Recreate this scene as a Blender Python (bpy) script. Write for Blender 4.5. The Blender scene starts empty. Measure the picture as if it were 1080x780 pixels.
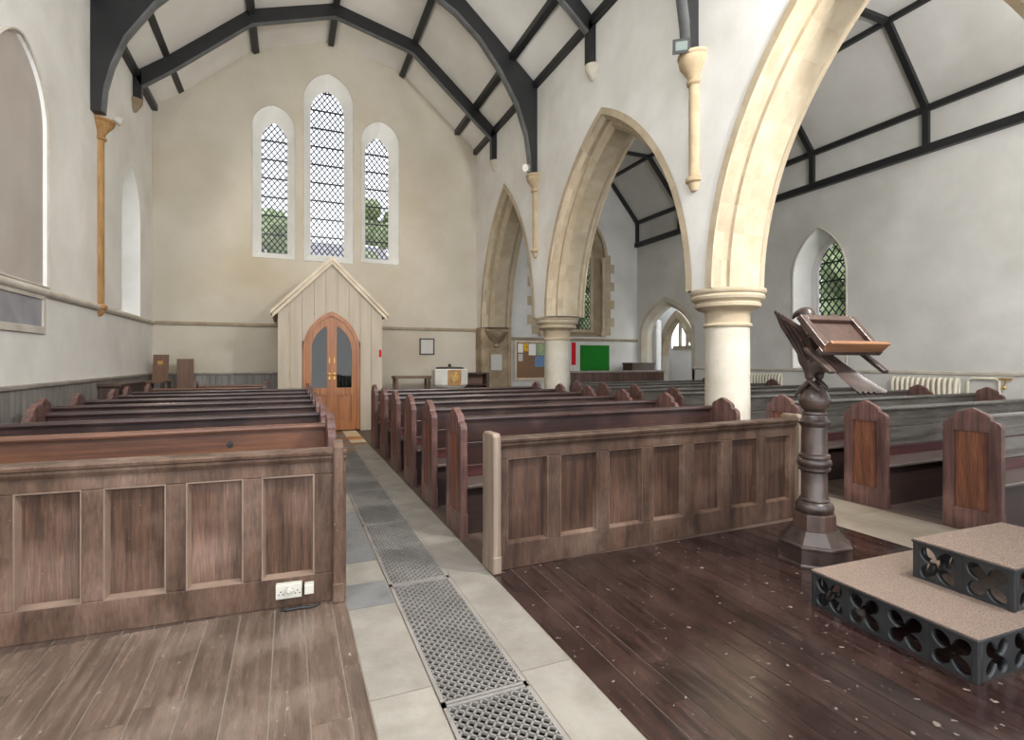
import bpy, bmesh, math, random
from math import sin, cos, pi, sqrt, acos, asin, atan2
from mathutils import Vector, Matrix
random.seed(7)
SC = bpy.context.scene
COL = SC.collection
R = math.radians

# ------------------------------------------------------------------ materials
def lin(c):
    c = c / 255.0
    return c / 12.92 if c <= 0.04045 else ((c + 0.055) / 1.055) ** 2.4
def rgb(t): return (lin(t[0]), lin(t[1]), lin(t[2]), 1.0)
M = {}
def mat(name, col, col2=None, rough=0.6, scale=3.0, stretch=(1, 1, 1), bump=0.0, bscale=None,
        island=0.0, spec=0.5, lo=0.35, hi=0.65, detail=6.0, metal=0.0, stain=None, rvar=0.0, coat=0.0, fleck=None, grain=0.0):
    m = bpy.data.materials.new(name); m.use_nodes = True
    nt = m.node_tree; N = nt.nodes; Lk = nt.links
    b = N['Principled BSDF']
    b.inputs['Roughness'].default_value = rough
    b.inputs['Metallic'].default_value = metal
    b.inputs['Specular IOR Level'].default_value = spec
    if coat: b.inputs['Coat Weight'].default_value = coat; b.inputs['Coat Roughness'].default_value = 0.15
    tc = N.new('ShaderNodeTexCoord'); mp = N.new('ShaderNodeMapping')
    mp.inputs['Scale'].default_value = stretch
    Lk.new(tc.outputs['Object'], mp.inputs['Vector'])
    src = None
    def mix(a, bcol, fac, mode='MIX'):
        x = N.new('ShaderNodeMix'); x.data_type = 'RGBA'; x.blend_type = mode
        if isinstance(fac, float): x.inputs[0].default_value = fac
        else: Lk.new(fac, x.inputs[0])
        for i, v in ((6, a), (7, bcol)):
            if isinstance(v, tuple): x.inputs[i].default_value = v
            else: Lk.new(v, x.inputs[i])
        return x.outputs[2]
    nz = N.new('ShaderNodeTexNoise'); nz.inputs['Scale'].default_value = scale; nz.inputs['Detail'].default_value = detail
    nz.inputs['Roughness'].default_value = 0.6
    if island:
        g = N.new('ShaderNodeNewGeometry')
        ad = N.new('ShaderNodeVectorMath'); ad.operation = 'ADD'
        sc_ = N.new('ShaderNodeVectorMath'); sc_.operation = 'SCALE'
        cb = N.new('ShaderNodeCombineXYZ')
        for i in range(3): Lk.new(g.outputs['Random Per Island'], cb.inputs[i])
        Lk.new(cb.outputs[0], sc_.inputs[0]); sc_.inputs['Scale'].default_value = 37.0
        Lk.new(mp.outputs[0], ad.inputs[0]); Lk.new(sc_.outputs[0], ad.inputs[1])
        Lk.new(ad.outputs[0], nz.inputs['Vector'])
    else:
        Lk.new(mp.outputs[0], nz.inputs['Vector'])
    c1 = rgb(col); c2 = rgb(col2) if col2 else c1
    mr = N.new('ShaderNodeMapRange'); mr.inputs['From Min'].default_value = lo; mr.inputs['From Max'].default_value = hi
    Lk.new(nz.outputs['Fac'], mr.inputs['Value'])
    out = mix(c1, c2, mr.outputs[0])
    if stain:
        scol, sscale, amt = stain
        n2 = N.new('ShaderNodeTexNoise'); n2.inputs['Scale'].default_value = sscale; n2.inputs['Detail'].default_value = 8
        Lk.new(tc.outputs['Object'], n2.inputs['Vector'])
        m2 = N.new('ShaderNodeMapRange'); m2.inputs['From Min'].default_value = 0.48; m2.inputs['From Max'].default_value = 0.75
        m2.inputs['To Max'].default_value = amt
        Lk.new(n2.outputs['Fac'], m2.inputs['Value'])
        out = mix(out, rgb(scol), m2.outputs[0])
    if grain:
        n6 = N.new('ShaderNodeTexNoise'); n6.inputs['Scale'].default_value = scale * 7; n6.inputs['Detail'].default_value = 5
        Lk.new(mp.outputs[0], n6.inputs['Vector'])
        m6 = N.new('ShaderNodeMapRange'); m6.inputs['From Min'].default_value = 0.3; m6.inputs['From Max'].default_value = 0.7
        m6.inputs['To Min'].default_value = 1 - grain; m6.inputs['To Max'].default_value = 1 + grain
        Lk.new(n6.outputs['Fac'], m6.inputs['Value'])
        h6 = N.new('ShaderNodeHueSaturation'); Lk.new(m6.outputs[0], h6.inputs['Value']); Lk.new(out, h6.inputs['Color']); out = h6.outputs['Color']
    if fleck:
        fcol, fscale, lo_, amt = fleck
        n7 = N.new('ShaderNodeTexNoise'); n7.inputs['Scale'].default_value = fscale; n7.inputs['Detail'].default_value = 3
        Lk.new(tc.outputs['Object'], n7.inputs['Vector'])
        m7 = N.new('ShaderNodeMapRange'); m7.inputs['From Min'].default_value = lo_; m7.inputs['From Max'].default_value = lo_ + 0.05; m7.inputs['To Max'].default_value = amt
        Lk.new(n7.outputs['Fac'], m7.inputs['Value']); out = mix(out, rgb(fcol), m7.outputs[0])
    if island:
        hv = N.new('ShaderNodeHueSaturation')
        m3 = N.new('ShaderNodeMapRange'); m3.inputs['To Min'].default_value = 1 - island; m3.inputs['To Max'].default_value = 1 + island
        Lk.new(g.outputs['Random Per Island'], m3.inputs['Value']); Lk.new(m3.outputs[0], hv.inputs['Value'])
        Lk.new(out, hv.inputs['Color']); out = hv.outputs['Color']
    Lk.new(out, b.inputs['Base Color'])
    if rvar:
        m4 = N.new('ShaderNodeMapRange'); m4.inputs['From Min'].default_value = 0.35; m4.inputs['From Max'].default_value = 0.65
        m4.inputs['To Min'].default_value = max(0.03, rough - rvar); m4.inputs['To Max'].default_value = rough + rvar
        Lk.new(nz.outputs['Fac'], m4.inputs['Value']); Lk.new(m4.outputs[0], b.inputs['Roughness'])
    if bump:
        bp = N.new('ShaderNodeBump'); bp.inputs['Strength'].default_value = bump; bp.inputs['Distance'].default_value = 0.01
        if bscale:
            n5 = N.new('ShaderNodeTexNoise'); n5.inputs['Scale'].default_value = bscale; n5.inputs['Detail'].default_value = 8
            Lk.new(mp.outputs[0], n5.inputs['Vector']); Lk.new(n5.outputs['Fac'], bp.inputs['Height'])
        else: Lk.new(nz.outputs['Fac'], bp.inputs['Height'])
        Lk.new(bp.outputs[0], b.inputs['Normal'])
    M[name] = m
    return m
GX, GY, GZ = (0.7, 14, 14), (14, 0.7, 14), (14, 14, 0.7)
mat('plaster', (224, 223, 220), (213, 211, 207), rough=0.85, scale=1.2, bump=0.25, bscale=9, stain=((188, 182, 172), 0.7, 0.55))
mat('plaster_grey', (212, 211, 208), (196, 195, 191), rough=0.85, scale=0.9, bump=0.25, bscale=9, stain=((178, 176, 168), 0.6, 0.6))
mat('plaster_cream', (196, 189, 176), (184, 177, 162), rough=0.85, scale=0.8, bump=0.3, bscale=7, stain=((172, 158, 134), 0.5, 0.65))
mat('plaster_tan', (178, 170, 163), (168, 160, 152), rough=0.85, scale=1.0, bump=0.2, bscale=9, stain=((160, 148, 138), 0.9, 0.5))
mat('reveal_white', (236, 236, 234), (226, 226, 222), rough=0.8, scale=2, bump=0.1, bscale=9)
mat('ceiling_white', (232, 231, 228), (222, 220, 216), rough=0.9, scale=0.8, bump=0.15, bscale=6, stain=((196, 191, 183), 0.5, 0.5))
mat('aisle_ceiling', (220, 218, 214), (208, 206, 201), rough=0.9, scale=0.8, bump=0.15, bscale=6, stain=((170, 166, 158), 0.5, 0.6))
mat('stone', (184, 171, 148), (166, 150, 126), rough=0.8, scale=2.5, bump=0.35, bscale=30, island=0.06, stain=((170, 146, 112), 1.6, 0.35))
mat('stone_pale', (196, 190, 177), (180, 173, 158), rough=0.8, scale=2.5, bump=0.35, bscale=30, stain=((182, 168, 142), 1.8, 0.4))
mat('stone_shaft', (182, 164, 136), (160, 140, 110), rough=0.75, scale=3, bump=0.3, bscale=25, stain=((140, 108, 70), 2, 0.4))
mat('moulding_grey', (98, 100, 102), (74, 76, 78), rough=0.45, scale=3)  # paler grey than the black timbers, for the truss mouldings
mat('worn_lit_edge', (134, 114, 99), (108, 90, 78), rough=0.45, scale=3)  # worn arris, made paler to hold the light it catches
mat('stone_old', (168, 151, 126), (136, 118, 94), rough=0.85, scale=3, bump=0.5, bscale=20, stain=((112, 94, 74), 2.2, 0.6))
mat('stone_warm', (172, 134, 86), (144, 106, 62), rough=0.7, scale=4, stretch=(6, 6, 0.8), bump=0.2, bscale=25, stain=((120, 84, 48), 3, 0.5))
mat('flag', (146, 141, 132), (126, 121, 112), fleck=((118,112,104),60,0.66,0.5), rough=0.5, scale=5, bump=0.25, bscale=40, island=0.1, stain=((140, 134, 124), 3, 0.5))
mat('flag_dark', (94, 96, 98), (116, 116, 114), fleck=((84,84,86),60,0.66,0.5), rough=0.45, scale=4, bump=0.25, bscale=40, island=0.15, stain=((92, 94, 98), 3, 0.5))
mat('flag_worn', (146, 136, 122), (122, 112, 98), rough=0.4, scale=2.2, bump=0.25, bscale=30, island=0.1, stain=((120, 104, 86), 1.6, 0.7))
mat('grout', (150, 138, 126), rough=0.9)
mat('board_dark', (56, 39, 35), (29, 20, 19), fleck=((150,138,128),20,0.67,0.6), grain=0.25, rough=0.15, scale=2.2, stretch=(12, 0.9, 12), bump=0.08, island=0.25, stain=((96, 78, 68), 2.6, 0.25), rvar=0.05, spec=0.6)
mat('board_dusty_glare', (108, 92, 81), (76, 63, 54), fleck=((176,164,150),30,0.68,0.6), grain=0.22, rough=0.3, scale=2.2, stretch=(12, 0.9, 12), bump=0.12, island=0.14, stain=((166, 150, 136), 1.5, 0.55), rvar=0.12, spec=0.5)  # dusty boards, with reflected glare put into the paler colour
mat('board_pew', (92, 76, 66), (66, 54, 48), rough=0.5, scale=2.2, stretch=(12, 0.9, 12), bump=0.12, island=0.2)
mat('pew_back', (64, 44, 40), (40, 27, 25), grain=0.15, rough=0.34, scale=1.6, stretch=GX, bump=0.05, spec=0.5, stain=((112, 84, 78), 2, 0.35), rvar=0.08)
mat('pew_back_warm', (116, 79, 59), (82, 53, 40), grain=0.2, rough=0.4, scale=1.6, stretch=GX, bump=0.05, stain=((96, 62, 48), 2, 0.5), rvar=0.08)
mat('pew_back_sheen', (100, 96, 90), (66, 61, 56), grain=0.15, rough=0.24, scale=1.6, stretch=GX, bump=0.04, spec=0.6, stain=((126, 120, 112), 2, 0.35), rvar=0.08)  # grey tone puts the reflected sheen into the backrest colour
mat('pew_end', (106, 77, 71), (64, 44, 42), grain=0.18, rough=0.36, scale=1.6, stretch=GZ, bump=0.06, stain=((164, 124, 110), 3, 0.4), rvar=0.08)
mat('pew_panel', (120, 74, 56), (74, 42, 34), grain=0.35, rough=0.38, scale=1.5, stretch=(9, 9, 0.6), bump=0.06, rvar=0.08)
mat('pew_panel_orange', (118, 76, 56), (72, 43, 33), grain=0.4, rough=0.36, scale=1.5, stretch=(9, 9, 0.6), bump=0.06, rvar=0.08)
mat('pew_rail', (84, 46, 46), (56, 30, 31), rough=0.35, scale=1.6, stretch=GX)
mat('seat_wood', (104, 92, 86), (74, 63, 58), rough=0.28, scale=1.6, stretch=GX, spec=0.6, grain=0.15)
mat('pew_riser', (58, 42, 38), (44, 32, 30), rough=0.5, scale=1.6, stretch=GX)  # dark wood of the panel below each seat
mat('front_frame', (98, 77, 64), (67, 51, 42), fleck=((164,148,134),70,0.69,0.6), grain=0.22, rough=0.42, scale=1.6, stretch=(6, 6, 1.2), bump=0.06, stain=((152, 128, 114), 2, 0.5), rvar=0.08, spec=0.22)
mat('front_panel', (94, 70, 56), (58, 42, 33), fleck=((164,146,132),70,0.69,0.6), grain=0.3, rough=0.44, scale=1.6, stretch=GZ, bump=0.06, stain=((160, 134, 120), 1.6, 0.5), rvar=0.08, spec=0.22)
mat('front_frame_dark', (82, 62, 51), (52, 38, 31), fleck=((120,104,92),70,0.7,0.5), grain=0.22, rough=0.42, scale=1.6, stretch=(6, 6, 1.2), bump=0.06, stain=((118, 100, 88), 2, 0.45), rvar=0.08, spec=0.22)
mat('front_panel_dark', (72, 51, 40), (42, 29, 23), fleck=((120,100,86),70,0.7,0.5), grain=0.3, rough=0.44, scale=1.6, stretch=GZ, bump=0.06, stain=((120, 94, 80), 1.6, 0.4), rvar=0.08, spec=0.22)
mat('post_pale', (136, 119, 104), (108, 93, 81), grain=0.12, rough=0.45, scale=1.6, stretch=GZ, bump=0.05)
mat('oak', (168, 110, 64), (138, 84, 45), rough=0.42, scale=1.6, stretch=GZ, bump=0.05)
mat('cream_paint', (182, 170, 152), (170, 157, 139), rough=0.6, scale=1.5, stretch=(5, 5, 0.5), bump=0.05)
mat('cream_trim', (214, 200, 178), (188, 172, 150), rough=0.6, scale=3)
mat('black_paint', (34, 35, 37), (27, 28, 30), rough=0.42, scale=3, bump=0.08, bscale=14, spec=0.5)
mat('black_iron', (46, 47, 48), (32, 33, 34), rough=0.45, scale=6, bump=0.1)
mat('iron', (138, 134, 129), (116, 112, 107), rough=0.5, scale=3)
mat('trench', (22, 20, 19), rough=0.9)
mat('lead', (34, 35, 38), rough=0.6)
mat('carpet', (142, 125, 113), (100, 86, 77), rough=0.95, scale=160, bump=0.5, detail=2, spec=0.1)
mat('carved_wood', (66, 52, 46), (42, 33, 30), rough=0.32, scale=3, stretch=(5, 5, 0.8), bump=0.1, stain=((112, 90, 80), 4, 0.5), spec=0.6)
mat('carved_wood_red', (82, 62, 54), (58, 43, 38), rough=0.34, scale=3, stretch=(5, 5, 0.8), bump=0.1, spec=0.6)
mat('ledge_wood', (132, 92, 64), (100, 68, 46), rough=0.4, scale=2, stretch=GX, bump=0.05)
mat('dado', (140, 136, 132), (112, 108, 104), rough=0.55, scale=2, stretch=(8, 8, 0.6), bump=0.08, island=0.12)
mat('dado_cap', (150, 144, 136), (118, 112, 106), rough=0.5, scale=3)
mat('string_grey', (196, 190, 180), (172, 164, 152), rough=0.7, scale=3, bump=0.1)
mat('string_tan', (160, 146, 124), (134, 120, 100), rough=0.8, scale=3, bump=0.1)
mat('radiator_cream', (226, 220, 204), (214, 206, 188), rough=0.45, scale=3)
mat('white_plastic', (196, 194, 184), (186, 183, 172), rough=0.35, scale=5)
mat('black_plastic', (26, 26, 27), rough=0.4)
mat('dark_brown', (78, 56, 46), (56, 40, 34), rough=0.45, scale=2, stretch=GZ, bump=0.05)
mat('mid_brown', (118, 90, 72), (92, 68, 54), rough=0.5, scale=2, stretch=GZ, bump=0.05)
mat('plank_brown', (96, 70, 60), (58, 42, 37), rough=0.5, scale=2, stretch=GZ, bump=0.08, island=0.16)
mat('cork', (138, 108, 84), (118, 90, 68), rough=0.9, scale=60)
mat('green_baize', (14, 122, 26), (10, 104, 20), rough=0.9, scale=50)
mat('red_cloth', (206, 30, 40), (186, 22, 32), rough=0.9, scale=30)
mat('paper_white', (232, 232, 228), rough=0.8)
mat('paper_yellow', (226, 172, 40), (40, 34, 20), rough=0.8, scale=14, lo=0.6, hi=0.62, detail=1)
mat('paper_blue', (120, 152, 190), (88, 116, 160), rough=0.8, scale=20)
mat('paper_teal', (96, 142, 150), (188, 196, 120), rough=0.8, scale=14)
mat('paper_grey', (206, 204, 198), (176, 174, 170), rough=0.8, scale=60, stretch=(1, 1, 6))
mat('marble', (232, 230, 224), (214, 210, 202), rough=0.5, scale=4)
mat('gilt', (196, 156, 84), (120, 88, 48), rough=0.5, scale=14)
mat('slate', (150, 150, 156), (128, 128, 136), rough=0.35, scale=3)
mat('brass', (206, 170, 96), rough=0.3, metal=0.8)
mat('tile_cream', (222, 208, 178), (208, 192, 160), rough=0.4, scale=6)
mat('tile_orange', (196, 136, 74), (178, 116, 58), rough=0.4, scale=6)
mat('tile_brown', (132, 104, 78), (110, 86, 66), rough=0.4, scale=6)
mat('mat_dark', (78, 66, 62), (62, 52, 50), rough=0.9, scale=40)
mat('door_glass', (16, 18, 18), (26, 29, 28), rough=0.03, scale=2, spec=0.45)
mat('lamp_glass', (96, 108, 104), rough=0.1, spec=0.8)
mat('lamp_lens', (246, 244, 236), rough=0.2)
mat('leaf', (128, 146, 98), (172, 184, 142), rough=0.8, scale=4)
mat('bark', (84, 68, 52), rough=0.9)
mat('grass', (96, 120, 64), (120, 140, 80), rough=0.95, scale=0.5)
mat('roof_slate', (124, 120, 124), (150, 146, 148), rough=0.8, scale=2)
mat('brick', (168, 150, 136), (150, 130, 116), rough=0.85, scale=6)
def glass_mat(name, tint):
    m = bpy.data.materials.new(name); m.use_nodes = True
    nt = m.node_tree; N = nt.nodes; N.clear()
    o = N.new('ShaderNodeOutputMaterial'); mx = N.new('ShaderNodeMixShader'); t = N.new('ShaderNodeBsdfTransparent'); g = N.new('ShaderNodeBsdfGlossy')
    t.inputs[0].default_value = tint; g.inputs['Roughness'].default_value = 0.15
    mx.inputs[0].default_value = 0.06
    nt.links.new(t.outputs[0], mx.inputs[1]); nt.links.new(g.outputs[0], mx.inputs[2]); nt.links.new(mx.outputs[0], o.inputs[0])
    M[name] = m
glass_mat('pane', (0.56, 0.57, 0.58, 1))
glass_mat('pane_clear', (0.92, 0.94, 0.95, 1))

# ------------------------------------------------------------------ mesh builder
class MB:
    def __init__(s): s.v = []; s.f = []
    def add(s, vs, fs):
        k = len(s.v); s.v += [tuple(p) for p in vs]; s.f += [tuple(i + k for i in f) for f in fs]; return s
    def box(s, x0, x1, y0, y1, z0, z1):
        return s.add([(x0, y0, z0), (x1, y0, z0), (x1, y1, z0), (x0, y1, z0), (x0, y0, z1), (x1, y0, z1), (x1, y1, z1), (x0, y1, z1)],
                     [(0, 3, 2, 1), (4, 5, 6, 7), (0, 1, 5, 4), (1, 2, 6, 5), (2, 3, 7, 6), (3, 0, 4, 7)])
    def prism(s, poly, ax, a0, a1):
        n = len(poly)
        def P(p, a):
            if ax == 'x': return (a, p[0], p[1])
            if ax == 'y': return (p[0], a, p[1])
            return (p[0], p[1], a)
        vs = [P(p, a0) for p in poly] + [P(p, a1) for p in poly]
        fs = [tuple(range(n)), tuple(range(2 * n - 1, n - 1, -1))] + [(i, i + n, (i + 1) % n + n, (i + 1) % n) for i in range(n)]
        return s.add(vs, fs)
    def quadprism(s, a, b, ax, a0, a1):
        """strip between two matching open paths a and b, extruded: avoids concave n-gons"""
        for i in range(len(a) - 1):
            s.prism([a[i], a[i + 1], b[i + 1], b[i]], ax, a0, a1)
        return s
    def bar(s, p, q, w, h=None, up=(0, 0, 1)):
        h = h or w; p = Vector(p); q = Vector(q); d = (q - p)
        if d.length < 1e-6: return s
        d.normalize(); u = Vector(up)
        if abs(d.dot(u)) > 0.98: u = Vector((0, 1, 0))
        sd = d.cross(u).normalized() * (w / 2); uu = sd.cross(d).normalized() * (h / 2)
        vs = [c + a * sd + b_ * uu for c in (p, q) for a, b_ in ((-1, -1), (1, -1), (1, 1), (-1, 1))]
        return s.add(vs, [(0, 1, 2, 3), (7, 6, 5, 4), (0, 4, 5, 1), (1, 5, 6, 2), (2, 6, 7, 3), (3, 7, 4, 0)])
    def tube(s, pts, rad, n=8, flat=1.0, cap=True):
        pts = [Vector(p) for p in pts]; m = len(pts)
        rr = rad if isinstance(rad, (list, tuple)) else [rad] * m
        vs = []; prev = None
        for i in range(m):
            d = (pts[min(i + 1, m - 1)] - pts[max(i - 1, 0)]).normalized()
            if prev is None:
                u = Vector((0, 0, 1)) if abs(d.z) < 0.9 else Vector((1, 0, 0))
                a = d.cross(u).normalized()
            else:
                a = (prev - d * prev.dot(d)).normalized()
            prev = a; b_ = d.cross(a).normalized()
            for k in range(n):
                t = 2 * pi * k / n
                vs.append(pts[i] + a * cos(t) * rr[i] + b_ * sin(t) * rr[i] * flat)
        fs = [(i * n + k, i * n + (k + 1) % n, (i + 1) * n + (k + 1) % n, (i + 1) * n + k) for i in range(m - 1) for k in range(n)]
        if cap: fs += [tuple(range(n - 1, -1, -1)), tuple(range((m - 1) * n, m * n))]
        return s.add(vs, fs)
    def lathe(s, prof, n=24, c=(0, 0), ph=0.0, a0=0.0, a1=2 * pi):
        full = abs(a1 - a0 - 2 * pi) < 1e-6; m = n if full else n + 1
        vs = [(c[0] + r * cos(ph + a0 + (a1 - a0) * k / n), c[1] + r * sin(ph + a0 + (a1 - a0) * k / n), z) for r, z in prof for k in range(m)]
        fs = []
        for i in range(len(prof) - 1):
            for k in range(n):
                k2 = (k + 1) % m
                fs.append((i * m + k, i * m + k2, (i + 1) * m + k2, (i + 1) * m + k))
        if full: fs += [tuple(range(m - 1, -1, -1)), tuple(range((len(prof) - 1) * m, len(prof) * m))]
        return s.add(vs, fs)
    def loft(s, loops, close=True, cap=False):
        n = len(loops[0]); vs = [p for l in loops for p in l]; fs = []
        for i in range(len(loops) - 1):
            for k in range(n if close else n - 1):
                fs.append((i * n + k, i * n + (k + 1) % n, (i + 1) * n + (k + 1) % n, (i + 1) * n + k))
        if cap: fs += [tuple(range(n - 1, -1, -1)), tuple(range((len(loops) - 1) * n, len(loops) * n))]
        return s.add(vs, fs)
    def ball(s, c, r, n=16, sc=(1, 1, 1)):
        prof = [(max(0.001, cos(t)) * 1.0, sin(t)) for t in [(-0.5 + i / n) * pi for i in range(n + 1)]]
        k = len(s.v); s.lathe(prof, n=2 * n)
        for i in range(k, len(s.v)):
            x, y, z = s.v[i]; s.v[i] = (c[0] + x * r * sc[0], c[1] + y * r * sc[1], c[2] + z * r * sc[2])
        return s
    def xf(s, mtx):
        s.v = [tuple(mtx @ Vector(p)) for p in s.v]; return s
    def build(s, name, mt, parent=None, smooth=False, bevel=0.0, recalc=True):
        me = bpy.data.meshes.new(name); me.from_pydata(s.v, [], s.f)
        bm = bmesh.new(); bm.from_mesh(me)
        if recalc: bmesh.ops.recalc_face_normals(bm, faces=bm.faces)
        bm.to_mesh(me); bm.free()
        me.materials.append(M[mt])
        if smooth:
            for p in me.polygons: p.use_smooth = True
            me.set_sharp_from_angle(angle=R(40))
        o = bpy.data.objects.new(name, me); COL.objects.link(o)
        if parent: o.parent = parent
        if bevel:
            b = o.modifiers.new('edge', 'BEVEL'); b.width = bevel; b.segments = 2; b.limit_method = 'ANGLE'; b.angle_limit = R(50)
        return o

def sheet(name, loops, thick, mt, fn, parent=None, bevel=0.0):
    """flat panel with holes: loops[0] outline, the rest holes; fn(a,b,c)->xyz"""
    cu = bpy.data.curves.new('tmp', 'CURVE'); cu.dimensions = '2D'; cu.fill_mode = 'BOTH'; cu.extrude = thick / 2
    for lp in loops:
        sp = cu.splines.new('POLY'); sp.points.add(len(lp) - 1); sp.use_cyclic_u = True
        for p, q in zip(sp.points, lp): p.co = (q[0], q[1], 0, 1)
    ob = bpy.data.objects.new('tmp', cu); COL.objects.link(ob)
    dg = bpy.context.evaluated_depsgraph_get(); dg.update()
    me = bpy.data.meshes.new_from_object(ob.evaluated_get(dg), depsgraph=dg)
    bpy.data.objects.remove(ob); bpy.data.curves.remove(cu)
    me.name = name
    for v in me.vertices: v.co = Vector(fn(v.co.x, v.co.y, v.co.z))
    bm = bmesh.new(); bm.from_mesh(me); bmesh.ops.remove_doubles(bm, verts=bm.verts, dist=1e-5)
    bmesh.ops.recalc_face_normals(bm, faces=bm.faces); bm.to_mesh(me); bm.free()
    me.materials.clear(); me.materials.append(M[mt])
    o = bpy.data.objects.new(name, me); COL.objects.link(o)
    if parent: o.parent = parent
    return o

def tag(o, label=None, cat=None, group=None, kind=None):
    if label: o['label'] = label
    if cat: o['category'] = cat
    if group: o['group'] = group
    if kind: o['kind'] = kind
    return o
def thing(name, label, cat, loc=(0, 0, 0), rz=0.0, group=None, kind=None):
    o = bpy.data.objects.new(name, None); COL.objects.link(o); o.empty_display_size = 0.1
    o.location = loc; o.rotation_euler = (0, 0, rz)
    return tag(o, label, cat, group, kind)
def struct(name, mb, mt, smooth=False, bevel=0.0, label=None):
    o = mb.build(name, mt, None, smooth, bevel); o['kind'] = 'structure'
    if label: o['label'] = label
    return o
def dup(root, loc, rz=0.0, label=None, group=None):
    r = root.copy(); COL.objects.link(r); r.location = loc; r.rotation_euler = (0, 0, rz)
    if label: r['label'] = label
    if group: r['group'] = group
    for ch in list(root.children):
        c = ch.copy(); COL.objects.link(c); c.parent = r
        for g in list(ch.children):
            d = g.copy(); COL.objects.link(d); d.parent = c
    return r

# pointed-arch helpers
def arc(w, h):
    c = (h * h - w * w) / (2 * w); return c, w + c
def lancet(x0, x1, zb, zs, za, n=10):
    """closed loop, counter-clockwise from bottom-left; convex"""
    m = (x0 + x1) / 2; w = (x1 - x0) / 2; c, Rr = arc(w, za - zs)
    tm = acos(c / Rr) if c > -Rr else pi / 2
    rt = [(m - c + Rr * cos(tm * i / n), zs + Rr * sin(tm * i / n)) for i in range(n + 1)]
    lf = [(2 * m - x, z) for x, z in reversed(rt[:-1])]
    return [(x0, zb), (x1, zb)] + rt + lf
def clip(poly, p, q):
    """clip segment p-q to convex ccw polygon"""
    t0, t1 = 0.0, 1.0; dx, dy = q[0] - p[0], q[1] - p[1]
    for i in range(len(poly)):
        a = poly[i]; b = poly[(i + 1) % len(poly)]
        ex, ey = b[0] - a[0], b[1] - a[1]
        if abs(ex) + abs(ey) < 1e-9: continue
        nx, ny = -ey, ex
        num = nx * (p[0] - a[0]) + ny * (p[1] - a[1]); den = nx * dx + ny * dy
        if abs(den) < 1e-12:
            if num < 0: return None
        else:
            t = -num / den
            if den > 0: t0 = max(t0, t)
            else: t1 = min(t1, t)
    if t1 - t0 < 1e-4: return None
    return ((p[0] + dx * t0, p[1] + dy * t0), (p[0] + dx * t1, p[1] + dy * t1))
def leadwork(loop, fn, dw, dh, bw=0.023, saddle=0.45, sw=0.034):
    xs = [p[0] for p in loop]; zs = [p[1] for p in loop]
    x0, x1, z0, z1 = min(xs), max(xs), min(zs), max(zs); W = x1 - x0; H = z1 - z0
    m = MB(); sl = dh / dw; n = int((W + H / sl) / dw) + 3
    up = Vector(fn(0, 0, 1)) - Vector(fn(0, 0, 0))
    for sg in (1, -1):
        for i in range(-1, n):
            xs0 = (x0 - H / sl + i * dw) if sg > 0 else (x1 + H / sl - i * dw)
            s_ = clip(loop, (xs0, z0), (xs0 + sg * H / sl, z1))
            if s_: m.bar(fn(*s_[0], 0), fn(*s_[1], 0), bw, bw, up)
    k = 1
    while z0 + k * saddle < z1:
        s_ = clip(loop, (x0 - 1, z0 + k * saddle), (x1 + 1, z0 + k * saddle))
        if s_: m.bar(fn(*s_[0], 0.02), fn(*s_[1], 0.02), sw, sw, up)
        k += 1
    return m
def window(num, outer, inner, fo, fi, label, dw=0.14, dh=0.19, saddle=0.45, rm='reveal_white', pane='pane', extra=None):
    """structure: splayed reveal between outer loop (wall face) and inner loop (glass) + lead lattice + glass"""
    w = MB().loft([[fo(*p, 0) for p in outer], [fi(*p, 0) for p in inner]])
    o = w.build('window_%d' % num, rm); o['kind'] = 'structure'; o['label'] = label
    leadwork(inner, fi, dw, dh, saddle=saddle).build('lead_lattice', 'lead', o)
    g = MB(); g.add([fi(*p, 0) for p in inner], [tuple(range(len(inner)))]); g.build('glass', pane, o)
    # thin raised arris line round the opening
    rim = MB(); n = len(outer)
    return o

# ------------------------------------------------------------------ dimensions
XL, XR = -2.95, 5.0          # nave walls
YW = 14.4                    # west wall
XA0, XA1 = 5.9, 10.67        # aisle walls
YE = -1.6                    # open east end
ROOF = [(-2.97, 7.42), (-2.36, 7.87), (-0.82, 9.25), (0.98, 9.86), (2.86, 9.43), (4.40, 8.12), (5.03, 7.60)]
AROOF = [(5.9, 6.15), (7.0, 7.45), (9.55, 7.45), (10.67, 6.15)]
fXZ = lambda Y: (lambda a, b, c: (a, Y + c, b))
fYZ = lambda X: (lambda a, b, c: (X + c, a, b))

# ------------------------------------------------------------------ floors
def boards(x0, x1, y0, y1, w, z=0.0, seed=1, ends=2.6):
    rnd = random.Random(seed); m = MB(); x = x0
    while x < x1 - 0.01:
        xe = min(x + w * rnd.uniform(0.92, 1.08), x1)
        y = y0 - rnd.uniform(0, ends)
        while y < y1:
            ye = min(y + ends * rnd.uniform(0.8, 1.5), y1)
            if y1 - ye < 0.4: ye = y1
            ya = max(y, y0)
            if ye - ya > 0.05: m.box(x + 0.003, xe - 0.003, ya + 0.001, ye - 0.001, z - 0.012, z)
            y = ye
        x = xe
    return m
struct('floor_base', MB().box(XL - 0.3, XA1 + 0.6, YE, YW + 0.3, -0.4, -0.09), 'trench')
struct('floor_underlay', MB().box(XL, 0.33, YE, YW, -0.09, -0.004).box(0.33, 0.62, YE, YW, -0.09, -0.004).box(1.045, XA1, YE, YW, -0.09, -0.004)
       .box(0.62, 1.045, 9.2, YW, -0.09, -0.004), 'grout')
struct('floor_boards_dusty_glare', boards(XL, 0.33, YE, 3.56, 0.175, seed=3), 'board_dusty_glare', label='dusty brown floorboards, reflection put into their colour, before the panelled pew front')
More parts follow.
